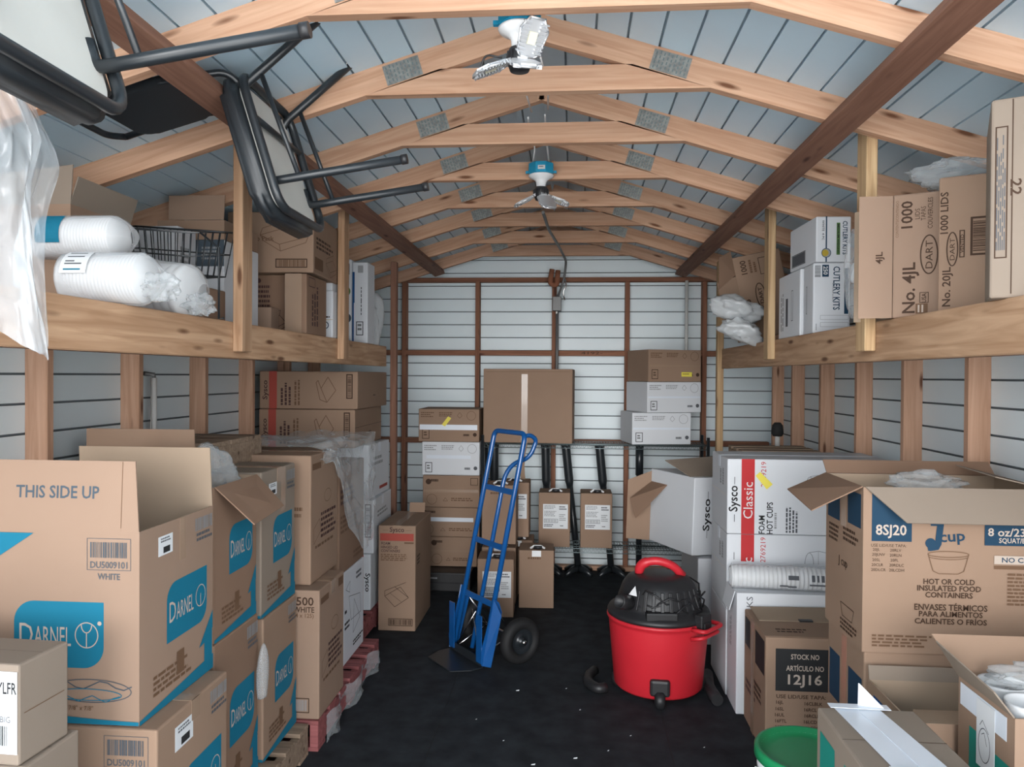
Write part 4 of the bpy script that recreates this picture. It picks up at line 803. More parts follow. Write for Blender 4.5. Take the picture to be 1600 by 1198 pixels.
# plain cartons further along the pallets
pside = lambda: [('lines', 0.35, 0.30, 0.95, 0.52, 'ink_purple', 5), ('lines', 0.15, 0.24, 0.9, 0.28, 'ink_faint', 1), ('e', 0.6, 0.64, 0.05, 0.03, 'ink_faint', 0.003), ('l', [(0.1, 0.3), (0.35, 0.38), (0.3, 0.48), (0.1, 0.42), (0.1, 0.3)], 'ink_faint', 0.003), ('r', 0.05, 0.88, 0.35, 0.93, 'ink_faint'), ('r', 0.75, 0.9, 0.95, 0.97, 'ink_faint')]
c = carton('kraft carton printed 500 WHITE on the red pallet', (-1.62, -1.10), (3.24, 3.60), (0.137, 0.708), 'kraft_light', {
    'F': [('t', '500', 0.875, 0.915, 0.036, 'ink_brown', 0, 0.078), ('t', 'WHITE', 0.865, 0.85, 0.024, 'ink_brown', 0, 0.095), ('t', '(4 x 125)', 0.865, 0.80, 0.018, 'ink_faint', 0, 0.09), ('o', 0.72, 0.05, 0.915, 0.165, 'ink_brown', 0.004), ('b', 0.73, 0.065, 0.895, 0.15, 'ink_lgrey')], 'R': pside()}, tape='brown_tape')
c = carton('kraft carton of hinged containers standing on the 500 WHITE carton', (-1.66, -1.165), (3.31, 3.70), (0.710, 1.295), 'kraft', {'R': pside(), 'F': [('lines', 0.8, 0.5, 0.95, 0.6, 'ink_faint', 2)]}, tape='brown_tape')
c = carton('white carton with black drawings standing on the red pallet', (-1.66, -1.175), (3.84, 4.22), (0.137, 0.625), 'white_board', {'R': [('l', [(0.25, 0.7), (0.8, 0.62), (0.85, 0.4), (0.35, 0.42), (0.25, 0.7)], 'ink_grey', 0.003), ('l', [(0.1, 0.8), (0.3, 0.86), (0.28, 0.74), (0.1, 0.8)], 'ink_grey', 0.003), ('l', [(0.5, 0.62), (0.8, 0.35), (0.45, 0.25), (0.5, 0.62)], 'ink_grey', 0.003), ('lines', 0.05, 0.35, 0.3, 0.45, 'ink_charcoal', 2), ('lines', 0.45, 0.09, 0.98, 0.16, 'ink_charcoal', 2), ('lines', 0.6, 0.8, 0.95, 0.9, 'ink_grey', 2), ('lines', 0.05, 0.52, 0.15, 0.58, 'ink_charcoal', 1)]})
c = carton('brown carton on the drawn-on white carton, partly under the draped plastic', (-1.66, -1.175), (3.76, 4.22), (0.627, 1.19), 'kraft_dark', {'R': [('lines', 0.05, 0.62, 0.6, 0.78, 'ink_purple', 3), ('lines', 0.05, 0.36, 0.85, 0.54, 'ink_faint', 4), ('lines', 0.55, 0.05, 0.95, 0.14, 'ink_faint', 2)]})
# white cup cartons
def cup_front(flip=False):
    return [('r', 0.60, 0, 0.82, 1, 'ink_red'), ('t', 'Sysco', 0.91, 0.5, 0.030, 'ink_black', -90, 0.11), ('t', 'Classic', 0.71, 0.45, 0.035, 'ink_white', -90, 0.14, False)]
c = carton('white cup carton with a red stripe, lowest on the dark red pallet', (-1.78, -1.285), (4.78, 5.30), (0.137, 0.50), 'white_board', {'F': [('r', 0.865, 0, 0.905, 1, 'ink_red'), ('t', 'Sysco', 0.953, 0.5, 0.030, 'ink_black', -90, 0.12)]}, tape='white_tape')
c = carton('white cup carton with a framed barcode, second from the bottom of its stack', (-1.78, -1.275), (4.79, 5.30), (0.502, 0.85), 'white_board', {'F': [('o', 0.885, 0.30, 0.965, 0.92, 'ink_charcoal', 0.006), ('bv', 0.90, 0.36, 0.95, 0.86, 'ink_grey')], 'R': [('lines', 0.2, 0.6, 0.8, 0.75, 'ink_lgrey', 2)]}, rz=1, tape='white_tape')
c = carton('white carton at the top of the cup stack, under the long container cartons', (-1.80, -1.295), (4.80, 5.28), (0.852, 1.205), 'white_board', {'R': [('lines', 0.2, 0.55, 0.7, 0.75, 'ink_lgrey', 2), ('r', 0.5, 0.1, 0.9, 0.16, 'ink_rust')]}, rz=-2, tape='white_tape')
lng = lambda: [('r', 0.10, 0, 0.18, 1, 'ink_rust'), ('t', 'Sysco', 0.065, 0.5, 0.030, 'ink_purple', 90, 0.12), ('linesv', 0.22, 0.1, 0.34, 0.7, 'ink_purple', 3), ('linesv', 0.36, 0.1, 0.43, 0.8, 'ink_faint', 2), ('l', [(0.58, 0.7), (0.62, 0.25), (0.69, 0.18), (0.78, 0.5), (0.70, 0.85), (0.63, 0.55), (0.69, 0.18)], 'ink_faint', 0.004), ('l', [(0.58, 0.7), (0.60, 0.76), (0.63, 0.55)], 'ink_faint', 0.004), ('o', 0.885, 0.28, 0.95, 0.93, 'ink_brown', 0.007), ('bv', 0.90, 0.34, 0.935, 0.87, 'ink_brown')]
c = carton('long kraft container carton with a faded red stripe, upper of the two below the shelf', (-1.94, -1.315), (4.57, 5.30), (1.446, 1.68), 'kraft', {'F': lng(), 'R': [('lines', 0.5, 0.3, 0.6, 0.36, 'ink_brown', 1)]})
c = carton('long kraft container carton with a faded red stripe, lower of the two below the shelf', (-1.94, -1.335), (4.555, 5.25), (1.207, 1.444), 'kraft', {'F': lng(), 'R': [('lines', 0.5, 0.3, 0.6, 0.36, 'ink_brown', 1), ('r', 0, 0.52, 1, 0.53, 'ink_brown')]}, rz=1)
def film_surf(u, v):
    # over the tops of the cartons, then down their aisle side
    y = 3.42 + 0.95 * u; f = v * 1.25
    if f < 0.55: x = -1.62 + 0.47 * f / 0.55; z = 1.335 - 0.03 * (y - 3.42) + 0.02 * math.sin(y * 9)
    else: x = -1.145 + 0.012 * math.sin(y * 11); z = 1.315 - (f - 0.55) * (0.10 + 0.78 * max(0, min(1, (y - 3.55) / 0.5)))
    return (x, y, z)
drape('plastic_film', 'clear plastic film draped over the stacked cartons and down their aisle side', 'plastic film', film_surf, 46, 46, 'clear_film', 0.022, 8, 6, (1, 1.3))
c = empty('wood_crate', (-1.68, 3.20, 1.07), label='dark wooden crate top behind the plate cartons, against the wall', category='crate')
mb = MB()
for k in range(3): mb.box(-0.27, 0.24, -0.25 + k * 0.16, -0.11 + k * 0.16, 0.29, 0.31, 'pallet_wood', bevel=0.002)
mb.build('slats', c); mb = MB(); mb.box(-0.27, 0.24, -0.27, -0.25, 0.20, 0.31, 'pallet_wood', bevel=0.002); mb.box(0.22, 0.24, -0.25, 0.22, 0.20, 0.29, 'pallet_wood', bevel=0.002); mb.build('crate_side', c)
c2_ = carton('grey-brown carton under the dark wooden crate, against the wall', (-1.94, -1.83), (2.85, 3.60), (0.137, 1.268), 'kraft_grey')
# cartons nearest the doorway, cut off by the frame
c = carton('plain brown carton with a white address label, cut off at the near corner', (-1.70, -1.245), (1.63, 1.79), (0.762, 0.995), 'kraft_grey', {'R': [('l', [(0.1, 0.5), (0.9, 0.5)], 'ink_faint', 0.002)]}, rz=-3)
sticker(c, 'F', 0.66, 0.12, 0.995, 0.93, [('t', 'YLFR', 0.83, 0.80, 0.026, 'ink_charcoal', 0, 0.05), ('lines', 0.1, 0.55, 0.9, 0.66, 'ink_grey', 1), ('t', 'PCTS BIG', 0.66, 0.42, 0.014, 'ink_grey', 0, 0.07, False), ('b', 0.25, 0.10, 0.85, 0.34, 'ink_charcoal')], label='white address label')
c = carton('plain brown carton under the one with the white address label', (-1.72, -1.235), (1.62, 1.81), (0.0, 0.760), 'kraft_grey')

# ================================================================== BACK OF THE SHED
c = carton('tall kraft carton with a red band and container drawing, standing alone on the floor', (-1.243, -0.998), (4.81, 5.34), (0.0, 0.685), 'kraft', {
    'F': [('t', 'Sysco', 0.5, 0.955, 0.030, 'ink_purple', 0, 0.095), ('l', [(0.12, 0.955), (0.26, 0.955)], 'ink_faint', 0.002), ('l', [(0.74, 0.955), (0.9, 0.955)], 'ink_faint', 0.002), ('r', 0.05, 0.855, 0.95, 0.925, 'ink_rust'), ('t', 'FOAM', 0.20, 0.83, 0.017, 'ink_purple', 0, 0.058), ('t', 'HINGED LID', 0.30, 0.795, 0.017, 'ink_purple', 0, 0.11), ('t', 'CONTAINERS', 0.33, 0.76, 0.017, 'ink_purple', 0, 0.125), ('lines', 0.07, 0.66, 0.8, 0.73, 'ink_faint', 4), ('r', 0.7, 0.83, 0.95, 0.845, 'ink_faint')] + [('l', [(0.18, 0.33), (0.45, 0.23), (0.82, 0.32), (0.60, 0.42), (0.18, 0.33)], 'ink_brown', 0.003), ('l', [(0.18, 0.38), (0.75, 0.465)], 'ink_brown', 0.003), ('l', [(0.18, 0.33), (0.18, 0.38), (0.45, 0.42), (0.82, 0.32)], 'ink_brown', 0.003), ('l', [(0.32, 0.36), (0.62, 0.28)], 'ink_brown', 0.002), ('o', 0.28, 0.05, 0.93, 0.12, 'ink_brown', 0.004), ('b', 0.31, 0.06, 0.90, 0.11, 'ink_brown')],
    'R': [('lines', 0.1, 0.6, 0.3, 0.7, 'ink_brown', 3)]}, tape='brown_tape', seam='y')
flap(c, (-0.02, 0.20, 0.69), (0.09, 0.20, 0.69), (0.09, 0.22, 0.755), (-0.02, 0.22, 0.755), 'kraft')
oil_w = lambda: [('lines', 0.04, 0.72, 0.26, 0.90, 'ink_lgrey', 3), ('lines', 0.34, 0.75, 0.58, 0.90, 'ink_lgrey', 3), ('l', [(0.64, 0.80), (0.68, 0.72), (0.72, 0.80), (0.68, 0.90), (0.64, 0.80)], 'ink_lgrey', 0.003), ('e', 0.87, 0.80, 0.035, 0.035, 'ink_lgrey', 0.003), ('o', 0.06, 0.08, 0.18, 0.38, 'ink_charcoal', 0.005), ('lines', 0.09, 0.15, 0.15, 0.3, 'ink_charcoal', 2), ('lines', 0.74, 0.12, 0.88, 0.24, 'ink_grey', 1), ('d', 0.93, 0.22, 0.015, 'ink_grey')]
oil_k = lambda: [(a[:-1] + ('ink_faint',) if a[-1] == 'ink_lgrey' else a) for a in oil_w()]
def kr(items):
    sw = {'ink_lgrey': 'ink_faint', 'ink_charcoal': 'ink_brown', 'ink_grey': 'ink_brown'}
    return [tuple(sw.get(x, x) if isinstance(x, str) else x for x in it) for it in items]
stk = [((-1.205, -0.722), (1.137, 1.395), 'kraft', 'kraft carton with a yellow tag, topmost of the stack between the posts'), ((-1.175, -0.715), (0.872, 1.135), 'white_board', 'white carton second from the top of the stack behind the hand truck'),
       ((-1.170, -0.718), (0.618, 0.870), 'kraft', 'kraft carton in the middle of the stack behind the hand truck, under the white one'), ((-1.200, -0.715), (0.385, 0.616), 'kraft', 'kraft carton with a bright tape strip, second from the bottom of the hand truck stack'), ((-1.115, -0.735), (0.150, 0.383), 'kraft', 'kraft carton at the bottom of the stack behind the hand truck')]
for k, (X, Z, mt, lab) in enumerate(stk):
    pr = oil_w() if mt == 'white_board' else kr(oil_w())
    if k in (2, 3, 4): pr = kr([('d', 0.1, 0.8, 0.022, 'ink_grey'), ('lines', 0.14, 0.74, 0.30, 0.88, 'ink_grey', 1), ('e', 0.16, 0.25, 0.04, 0.04, 'ink_lgrey', 0.003), ('l', [(0.36, 0.2), (0.40, 0.3), (0.44, 0.2), (0.36, 0.2)], 'ink_lgrey', 0.003), ('lines', 0.5, 0.18, 0.95, 0.3, 'ink_lgrey', 2)] + ([('o', 0.84, 0.7, 0.97, 0.93, 'ink_grey', 0.004)] if k == 2 else []))
    c = carton(lab, X, (5.90, 6.28), Z, mt, {'F': pr}, rz=(0, -0.6, 0.6, 0, 0.5)[k], group=None)
    t = {0: (0.02, 0.36, 0.97, 0.52), 1: (0.08, 0.50, 0.85, 0.60), 2: (0.02, 0.47, 0.98, 0.56), 3: (0.2, 0.52, 0.90, 0.66), 4: (0.02, 0.5, 0.98, 0.57)}[k]
    strip(c, 'F', *t, 'white_tape' if k in (0, 1, 3) else 'brown_tape')
    if k == 0:
        mb = MB(); mb.slab((-0.055, -0.194, 0.135), (-0.03, -0.194, 0.12), (0.02, -0.194, 0.185), (-0.005, -0.194, 0.20), 0.002, 'yellow_tag'); mb.build('tag', c, label='yellow tag')
mb = MB(); mb.box(-1.13, -0.76, 5.72, 6.15, 0.0, 0.146, 'black_plastic', bevel=0.01); fc = Face((-1.13, 5.72, 0), (1, 0, 0), (0, 0, 1), 0.37, 0.146); ink(mb, fc, [('lines', 0.1, 0.6, 0.35, 0.75, 'ink_lgrey', 1), ('r', 0.05, 0.45, 0.95, 0.5, 'ink_charcoal')])
tag(mb.build('plastic_tray', fix=False), 'low black plastic tray under the stack behind the hand truck', 'tray')
# wire shelving
rk = empty('wire_shelving_rack', (0.16, 6.17, 0), label='low wire shelving rack along the back wall carrying the big blank carton', category='wire rack')
def wireshelf(z, x0, x1, y0, y1):
    mb = MB()
    for zz in (z, z - 0.032):
        mb.tube([(x0, y0, zz), (x1, y0, zz), (x1, y1, zz), (x0, y1, zz)], 0.0035, 'zinc_wire', 6, closed=True)
    n = int((x1 - x0) / 0.03)
    for yy in (y0, y1):
        pts = [(x0 + (x1 - x0) * k / (2 * n), yy, z - 0.032 * (k % 2)) for k in range(2 * n + 1)]; mb.tube(pts, 0.002, 'zinc_wire', 5)
    m_ = int((x1 - x0) / 0.022)
    for k in range(m_ + 1):
        x = x0 + (x1 - x0) * k / m_; mb.tube([(x, y0, z), (x, y1, z)], 0.0022, 'zinc_wire', 5)
    for yy in (y0 + (y1 - y0) / 3, y0 + 2 * (y1 - y0) / 3): mb.tube([(x0, yy, z - 0.005), (x1, yy, z - 0.005)], 0.003, 'zinc_wire', 6)
    mb.build('wire_shelf', rk)
wireshelf(1.126, -0.86, 0.90, -0.22, 0.06); wireshelf(0.305, -0.86, 0.90, -0.22, 0.06)
for x in (-0.86, 0.90):
    for y in (-0.22, 0.06):
        mb = MB(); mb.tube([(x, y, 0.0), (x, y, 1.19)], 0.0125, 'black_metal', 12); mb.build('post', rk)
mb = MB(); mb.tube([(0.395, 0.02, 0.10), (0.395, 0.02, 1.12)], 0.024, 'black_metal', 12); mb.tube([(0.395, 0.02, 0.86), (0.395, 0.02, 1.10)], 0.032, 'black_metal', 12); mb.build('post', rk)
# table pedestals leaning under the rack
def pedestal(foot, top, lab):
    p = empty('table_pedestal', (foot[0], foot[1], 0), label=lab, category='table base', group='black table pedestals by the back wall'); d = Vector((top[0] - foot[0], top[1] - foot[1], top[2]))
    mb = MB(); mb.tube([(0, 0, 0.03), tuple(d * 0.72)], 0.027, 'black_metal', 16); mb.build('column', p)
    mb = MB(); mb.tube([tuple(d * 0.68), tuple(d * 0.72), tuple(d * 0.96), tuple(d)], [0.027, 0.036, 0.036, 0.042], 'black_metal', 16); mb.build('sleeve', p)
    mb = MB()
    for a in (60, 120, 240, 300):
        e = Vector((math.cos(R(a)), math.sin(R(a)) * 0.55, 0)) * 0.215
        mb.tube([(0, 0, 0.055), tuple(e * 0.55 + Vector((0, 0, 0.045))), tuple(e + Vector((0, 0, 0.016)))], [0.035, 0.026, 0.016], 'black_metal', 10)
    mb.build('base', p)
pedestal((-0.64, 6.34), (-0.645, 6.34, 1.088), 'black table pedestal behind the blue hand truck, seen between its rails')
pedestal((-0.185, 6.34), (-0.215, 6.35, 1.088), 'upright black table pedestal behind the labelled jug carton nearer the hand truck')
pedestal((0.070, 6.34), (-0.045, 6.35, 1.088), 'leaning black table pedestal seen between the two labelled jug cartons')
pedestal((0.345, 6.34), (0.235, 6.35, 1.088), 'leaning black table pedestal behind the labelled jug carton beside the wall stud')
# big blank carton
c = carton('big blank kraft carton with a glossy vertical tape, on the wire rack', (-0.690, 0.018), (5.955, 6.36), (1.130, 1.715), 'kraft', {'F': [('l', [(0.03, 0.96), (0.97, 0.965)], 'ink_faint', 0.002)]}, rz=-2.5)
strip(c, 'F', 0.43, 0.0, 0.50, 0.93, 'brown_tape')
mb = MB(); W, D, H = c['_dim']
for k in range(8):
    z0, z1 = 0.0 - 0.06 * k, 0.0 - 0.06 * (k + 1); dx = lambda z: -0.015 + 0.02 * math.sin(z * 9); dy = lambda z: -D / 2 - 0.012 - 0.03 * math.sin(-z * 4)
    mb.slab((dx(z0) - 0.018, dy(z0), z0), (dx(z1) - 0.018, dy(z1), z1), (dx(z1) + 0.018, dy(z1) - 0.01, z1), (dx(z0) + 0.018, dy(z0) - 0.01, z0), 0.0015, 'brown_tape')
mb.build('loose_tape', c, label='loose tape tail')
# jug-in-box cartons
def jug(lab, x0, y, z, lbl=True, W=0.25, D=0.24, H=0.43, rz=0, mat='kraft'):
    c = carton(lab, (x0, x0 + W), (y, y + D), (z, z + H), mat, {'F': [('lines', 0.25, 0.82, 0.7, 0.88, 'ink_faint', 1)] if not lbl else []}, rz=rz, group='brown jug cartons along the back wall', seam='y')
    mb = MB(); mb.lathe([(0, 0.0), (0.034, 0.0), (0.034, 0.018), (0.028, 0.022), (0, 0.022)], 'black_plastic', 20, Matrix.Translation((0.01, -D * 0.25, H + 0.001))); mb.tube([(-0.045, -D * 0.28, H + 0.002), (-0.02, -D * 0.28, H + 0.02), (0.03, -D * 0.28, H + 0.02), (0.06, -D * 0.28, H + 0.002)], 0.008, 'wrap_film' if False else 'white_plastic', 8)
    mb.build('spout_cap', c)
    if not lbl:
        mb = MB(); mb.box(-0.033, 0.033, -D / 2 - 0.003, -D / 2 - 0.001, H - 0.045, H - 0.002, 'white_plastic'); mb.build('hand_hole', c)
    if lbl:
        sticker(c, 'F', 0.14, 0.34, 0.93, 0.79, [('lines', 0.05, 0.78, 0.55, 0.95, 'ink_lgrey', 3), ('lines', 0.65, 0.74, 0.97, 0.92, 'ink_grey', 2), ('lines', 0.05, 0.48, 0.6, 0.72, 'ink_lgrey', 4), ('o', 0.04, 0.24, 0.6, 0.40, 'ink_grey', 0.003), ('b', 0.08, 0.27, 0.56, 0.37, 'ink_lgrey'), ('lines', 0.04, 0.05, 0.45, 0.18, 'ink_grey', 2), ('lines', 0.68, 0.08, 0.85, 0.14, 'ink_charcoal', 1), ('lines', 0.65, 0.3, 0.92, 0.6, 'ink_lgrey', 4)], label='white printed label')
    return c
jug('brown jug carton with a white label on the lower wire shelf, beside the wall stud', 0.078, 5.965, 0.309, W=0.248)
jug('brown jug carton with a white label on the lower wire shelf, nearer the hand truck', -0.252, 5.965, 0.309, W=0.248)
jug('brown jug carton with a white label on the floor beside the hand truck wheel', -0.640, 5.15, 0.0, rz=2, H=0.40)
jug('brown jug carton with a white hand hole on the floor, clear of the hand truck', -0.370, 5.38, 0.0, lbl=False, rz=2, H=0.415)
jug('plain brown jug carton on the floor, hidden behind the labelled one by the hand truck', -0.645, 5.46, 0.0, lbl=False, H=0.41)
jug('plain brown jug carton seen through the hand truck rails, upper of two', -0.645, 5.46, 0.435, lbl=False, H=0.43)
jug('plain brown jug carton on the floor behind the one with the hand hole', -0.52, 5.715, 0.0, lbl=False, H=0.41, W=0.235)
jug('brown jug carton with its white label half hidden, beside the hanging tape', -0.55, 5.715, 0.435, W=0.235, H=0.415)
# stack on the rack
pr = oil_w
for lab, x0, x1, z0, z1, mt in (('white carton at the bottom of the stack on the wire rack', 0.487, 0.96, 1.129, 1.378, 'white_board'), ('white carton in the middle of the stack on the wire rack', 0.552, 1.022, 1.380, 1.620, 'white_board'), ('kraft carton with a yellow tag, topmost of the stack on the wire rack', 0.560, 1.020, 1.622, 1.872, 'kraft')):
    W = x1 - x0
    c = carton(lab, (x0 - 0.05, x1 - 0.05), (5.985, 6.365), (z0, z1), mt, {'F': oil_w() if mt == 'white_board' else kr(oil_w())}, rz=21 if z0 > 1.37 else 10)
    strip(c, 'F', 0.02, 0.47, 0.98, 0.53, 'white_tape' if mt == 'white_board' else 'brown_tape')
    if mt == 'kraft': sticker(c, 'F', 0.62, 0.16, 0.82, 0.30, [('lines', 0.1, 0.3, 0.9, 0.7, 'ink_faint', 1)], 'yellow_tag', 'tag', 'yellow tag')
# tipped open cup carton and the cartons beside it
c = carton('white cup carton on the floor under the tipped-open one', (0.79, 1.16), (4.75, 5.45), (0.0, 0.535), 'white_board')
c = carton('white cup carton tipped open with brown flaps, red stripe towards the aisle end', (0.62, 1.02), (4.80, 5.30), (0.545, 1.03), 'white_board', {'F': [('r', 0.48, 0, 0.72, 1, 'ink_red'), ('t', 'Sysco', 0.26, 0.52, 0.048, 'ink_black', 90, 0.20), ('l', [(0.26, 0.22), (0.26, 0.34)], 'ink_charcoal', 0.003), ('l', [(0.26, 0.70), (0.26, 0.82)], 'ink_charcoal', 0.003), ('t', 'Classic', 0.60, 0.45, 0.05, 'ink_white', 90, 0.24, False)]}, rot=(0, R(2), R(26)))
flap(c, (-0.20, -0.20, 0.487), (0.20, -0.22, 0.487), (0.18, -0.02, 0.60), (-0.27, -0.02, 0.57), 'kraft_grey')
flap(c, (-0.201, 0.24, 0.47), (-0.201, 0.24, 0.0), (-0.33, 0.33, -0.0), (-0.33, 0.33, 0.40), 'kraft')
flap(c, (-0.201, 0.05, 0.40), (-0.201, 0.24, 0.40), (-0.34, 0.28, 0.28), (-0.34, 0.20, 0.16), 'kraft_dark')

# ================================================================== HAND TRUCK
ht = empty('hand_truck', (-0.609, 4.366, 0.0), rz=math.atan2(-0.78, 0.625), label='blue two-wheeled hand truck standing in the aisle', category='hand truck')
def leanp(u, s, b=0.0):            # along the leaning frame: s from 0 (foot) to 1 (top); b behind the frame
    return (u, 0.02 + 0.285 * s + b * 0.98, 0.03 + 1.29 * s - b * 0.2)
mb = MB(); mb.tube([leanp(-0.165, 0.0), leanp(-0.165, 0.93), leanp(-0.165, 1.0), leanp(0.165, 1.0), leanp(0.165, 0.93), leanp(0.165, 0.0)], 0.0155, 'blue_paint', 14, fillet=0.085); mb.build('side_rails', ht)
for s in (0.245, 0.49, 0.735):
    mb = MB(); p = leanp(0, s); M = Matrix.Translation(p) @ Matrix.Rotation(-math.atan2(0.285, 1.29), 4, 'X'); mb.obox(M, 0.32, 0.007, 0.034, 'blue_paint', 0.002); mb.build('cross_bar', ht)
mb = MB(); mb.tube([leanp(0.015, 0.03, 0.01), leanp(0.015, 0.80, 0.012), leanp(0.05, 0.86, 0.03), leanp(0.135, 0.90, 0.085), leanp(0.15, 0.985, 0.10), leanp(0.155, 1.0, 0.04), leanp(0.15, 0.985, 0.0)], 0.0135, 'blue_paint', 12, fillet=0.05); mb.build('centre_handle', ht)
for s in (-1, 1):
    mb = MB(); x = s * 0.182
    pts = [(0.0, 0.02), (0.055, 0.02), (0.135, 0.30), (0.115, 0.36), (0.085, 0.385), (-0.005, 0.10)]
    v = [(x - 0.003, a, b) for a, b in pts], [(x + 0.003, a, b) for a, b in pts]
    A, B = [mb.bm.verts.new(p) for p in v[0]], [mb.bm.verts.new(p) for p in v[1]]; i = mb.mi('blue_paint')
    mb.bm.faces.new(A).material_index = i; mb.bm.faces.new(list(reversed(B))).material_index = i
    for k in range(6): mb.bm.faces.new([A[k], B[k], B[(k + 1) % 6], A[(k + 1) % 6]]).material_index = i
    x2 = x - s * 0.0; mb.box(min(x2, x2 - s * 0.055), max(x2, x2 - s * 0.055), -0.004, 0.002, 0.03, 0.30, 'blue_paint')
    # turned-out wing plate
    mb.slab((x, 0.0, 0.02), (x + s * 0.05, 0.03, 0.02), (x + s * 0.05, 0.10, 0.30), (x, 0.08, 0.385), 0.004, 'blue_paint')
    mb.build('wing_plate', ht)
mb = MB(); mb.prism([(-0.185, 0.01), (-0.185, -0.07), (-0.13, -0.175), (0.13, -0.175), (0.185, -0.07), (0.185, 0.01)], 0.006, 'black_metal', Matrix.Translation((0, 0, 0.006))); mb.box(-0.185, 0.185, 0.004, 0.010, 0.006, 0.06, 'black_metal'); mb.build('toe_plate', ht, label='dark steel toe plate')
mb = MB(); mb.tube([(-0.27, 0.235, 0.132), (0.27, 0.235, 0.132)], 0.008, 'chrome', 12)
for s in (-1, 1):
    mb.tube([(s * 0.13, 0.235, 0.132), (s * 0.15, 0.10, 0.34)], 0.006, 'chrome', 8); mb.tube([(s * 0.13, 0.235, 0.132), (s * 0.12, 0.02, 0.045)], 0.006, 'chrome', 8)
    mb.tube([(s * 0.13, 0.02, 0.05), (-s * 0.02, 0.06, 0.28)], 0.004, 'chrome', 8)
mb.build('axle', ht)
for s in (-1, 1):
    Mw = Matrix.Translation((s * 0.225, 0.235, 0.132)) @ Matrix.Rotation(R(90), 4, 'Y')
    mb = MB(); pr = []
    for k in range(13):
        a = R(-90 + 15 * k); pr.append((0.098 + 0.034 * math.cos(a), 0.036 * math.sin(a)))
    mb.lathe([(0.072, -0.028)] + pr + [(0.072, 0.028), (0.072, -0.028)], 'rubber', 40, Mw)
    tw = mb.build('wheel', ht)
    mb = MB(); mb.lathe([(0.0, -0.03), (0.022, -0.03), (0.022, -0.012), (0.055, -0.006), (0.075, -0.024), (0.075, 0.024), (0.055, 0.006), (0.022, 0.012), (0.022, 0.03), (0, 0.03)], 'black_metal', 36, Mw); mb.build('rim', tw)
    mb = MB(); mb.lathe([(0, 0.052), (0.013, 0.050), (0.014, 0.028), (0, 0.028)], 'chrome', 20, Matrix.Translation((s * 0.225, 0.235, 0.132)) @ Matrix.Rotation(R(90 * s), 4, 'Y')); mb.build('hub_nut', tw)

# ================================================================== SHOP VACUUM
vc = empty('shop_vacuum', (0.470, 4.06, 0.0), rz=R(3), label='red and black wet-dry vacuum with a red handle, standing in the aisle', category='vacuum cleaner')
mb = MB(); mb.lathe([(0, 0.03), (0.222, 0.03), (0.232, 0.042), (0.262, 0.370), (0.264, 0.385), (0.270, 0.388), (0.273, 0.398), (0.270, 0.406), (0.262, 0.408), (0.255, 0.395), (0.225, 0.055), (0, 0.05)], 'red_plastic', 56)
dr = mb.build('drum', vc, label='red plastic drum')
for a in (-42, 98):
    mb = MB(); M = Matrix.Rotation(R(a), 4, 'Z')
    mb.tube([M @ Vector((0.255, -0.09, 0.395)), M @ Vector((0.325, -0.09, 0.395)), M @ Vector((0.325, 0.09, 0.395)), M @ Vector((0.255, 0.09, 0.395))], 0.011, 'red_plastic', 10, fillet=0.03)
    mb.tube([M @ Vector((0.25, -0.09, 0.345)), M @ Vector((0.31, -0.085, 0.36)), M @ Vector((0.31, 0.085, 0.36)), M @ Vector((0.25, 0.09, 0.345))], 0.010, 'red_plastic', 10, fillet=0.03)
    mb.build('drum_handle', vc)
mb = MB(); mb.lathe([(0, 0.408), (0.268, 0.408), (0.270, 0.420), (0.262, 0.436), (0.225, 0.448), (0.215, 0.470), (0.212, 0.500), (0.190, 0.560), (0.165, 0.595), (0.12, 0.612), (0, 0.616)], 'black_plastic', 48)
for k in range(9):
    a = R(-130 + 12 * k); mb.obox(Matrix.Rotation(a, 4, 'Z') @ Matrix.Translation((0.206, 0, 0.515)) @ Matrix.Rotation(R(-18), 4, 'Y'), 0.016, 0.018, 0.10, 'black_plastic', 0.003)
mb.box(-0.10, 0.06, -0.245, -0.16, 0.43, 0.475, 'black_plastic', bevel=0.008)
mb.build('motor_head', vc, label='black motor head')
mb = MB(); mb.tube([(-0.105, 0.02, 0.600), (-0.095, 0.0, 0.665), (-0.02, -0.02, 0.690), (0.07, -0.02, 0.665), (0.125, 0.0, 0.605)], [0.020, 0.026, 0.022, 0.022, 0.024], 'red_plastic', 14, fillet=0.05); mb.build('carry_handle', vc, label='red carry handle')
for a in (-46, 98):
    mb = MB(); mb.obox(Matrix.Rotation(R(a), 4, 'Z') @ Matrix.Translation((0.275, 0, 0.425)), 0.05, 0.085, 0.075, 'black_plastic', 0.008); mb.obox(Matrix.Rotation(R(a), 4, 'Z') @ Matrix.Translation((0.302, 0, 0.395)), 0.012, 0.06, 0.06, 'black_plastic', 0.004); mb.build('latch', vc)
mb = MB(); mb.lathe([(0.0, 0.0), (0.036, 0.0), (0.036, 0.075), (0.030, 0.08), (0.027, 0.03), (0, 0.03)], 'black_plastic', 24, Matrix.Translation((-0.175, -0.15, 0.50)) @ Matrix.Rotation(R(75), 4, (0.65, -0.75, 0))); mb.build('hose_port', vc)
mb = MB(); M = Matrix.Translation((-0.15, -0.145, 0.555)) @ Matrix.Rotation(R(-45), 4, 'Z') @ Matrix.Rotation(R(65), 4, 'X'); mb.prism([(-0.026, -0.02), (0.026, -0.02), (0, 0.03)], 0.003, 'white_plastic', M, bevel=0.001)
mb.tube([M @ Vector((0, -0.035, 0)), M @ Vector((0, -0.035, 0.004))], 0.006, 'white_plastic', 10); mb.build('warning_label', vc, label='small white triangle label')
mb = MB(); pts = []
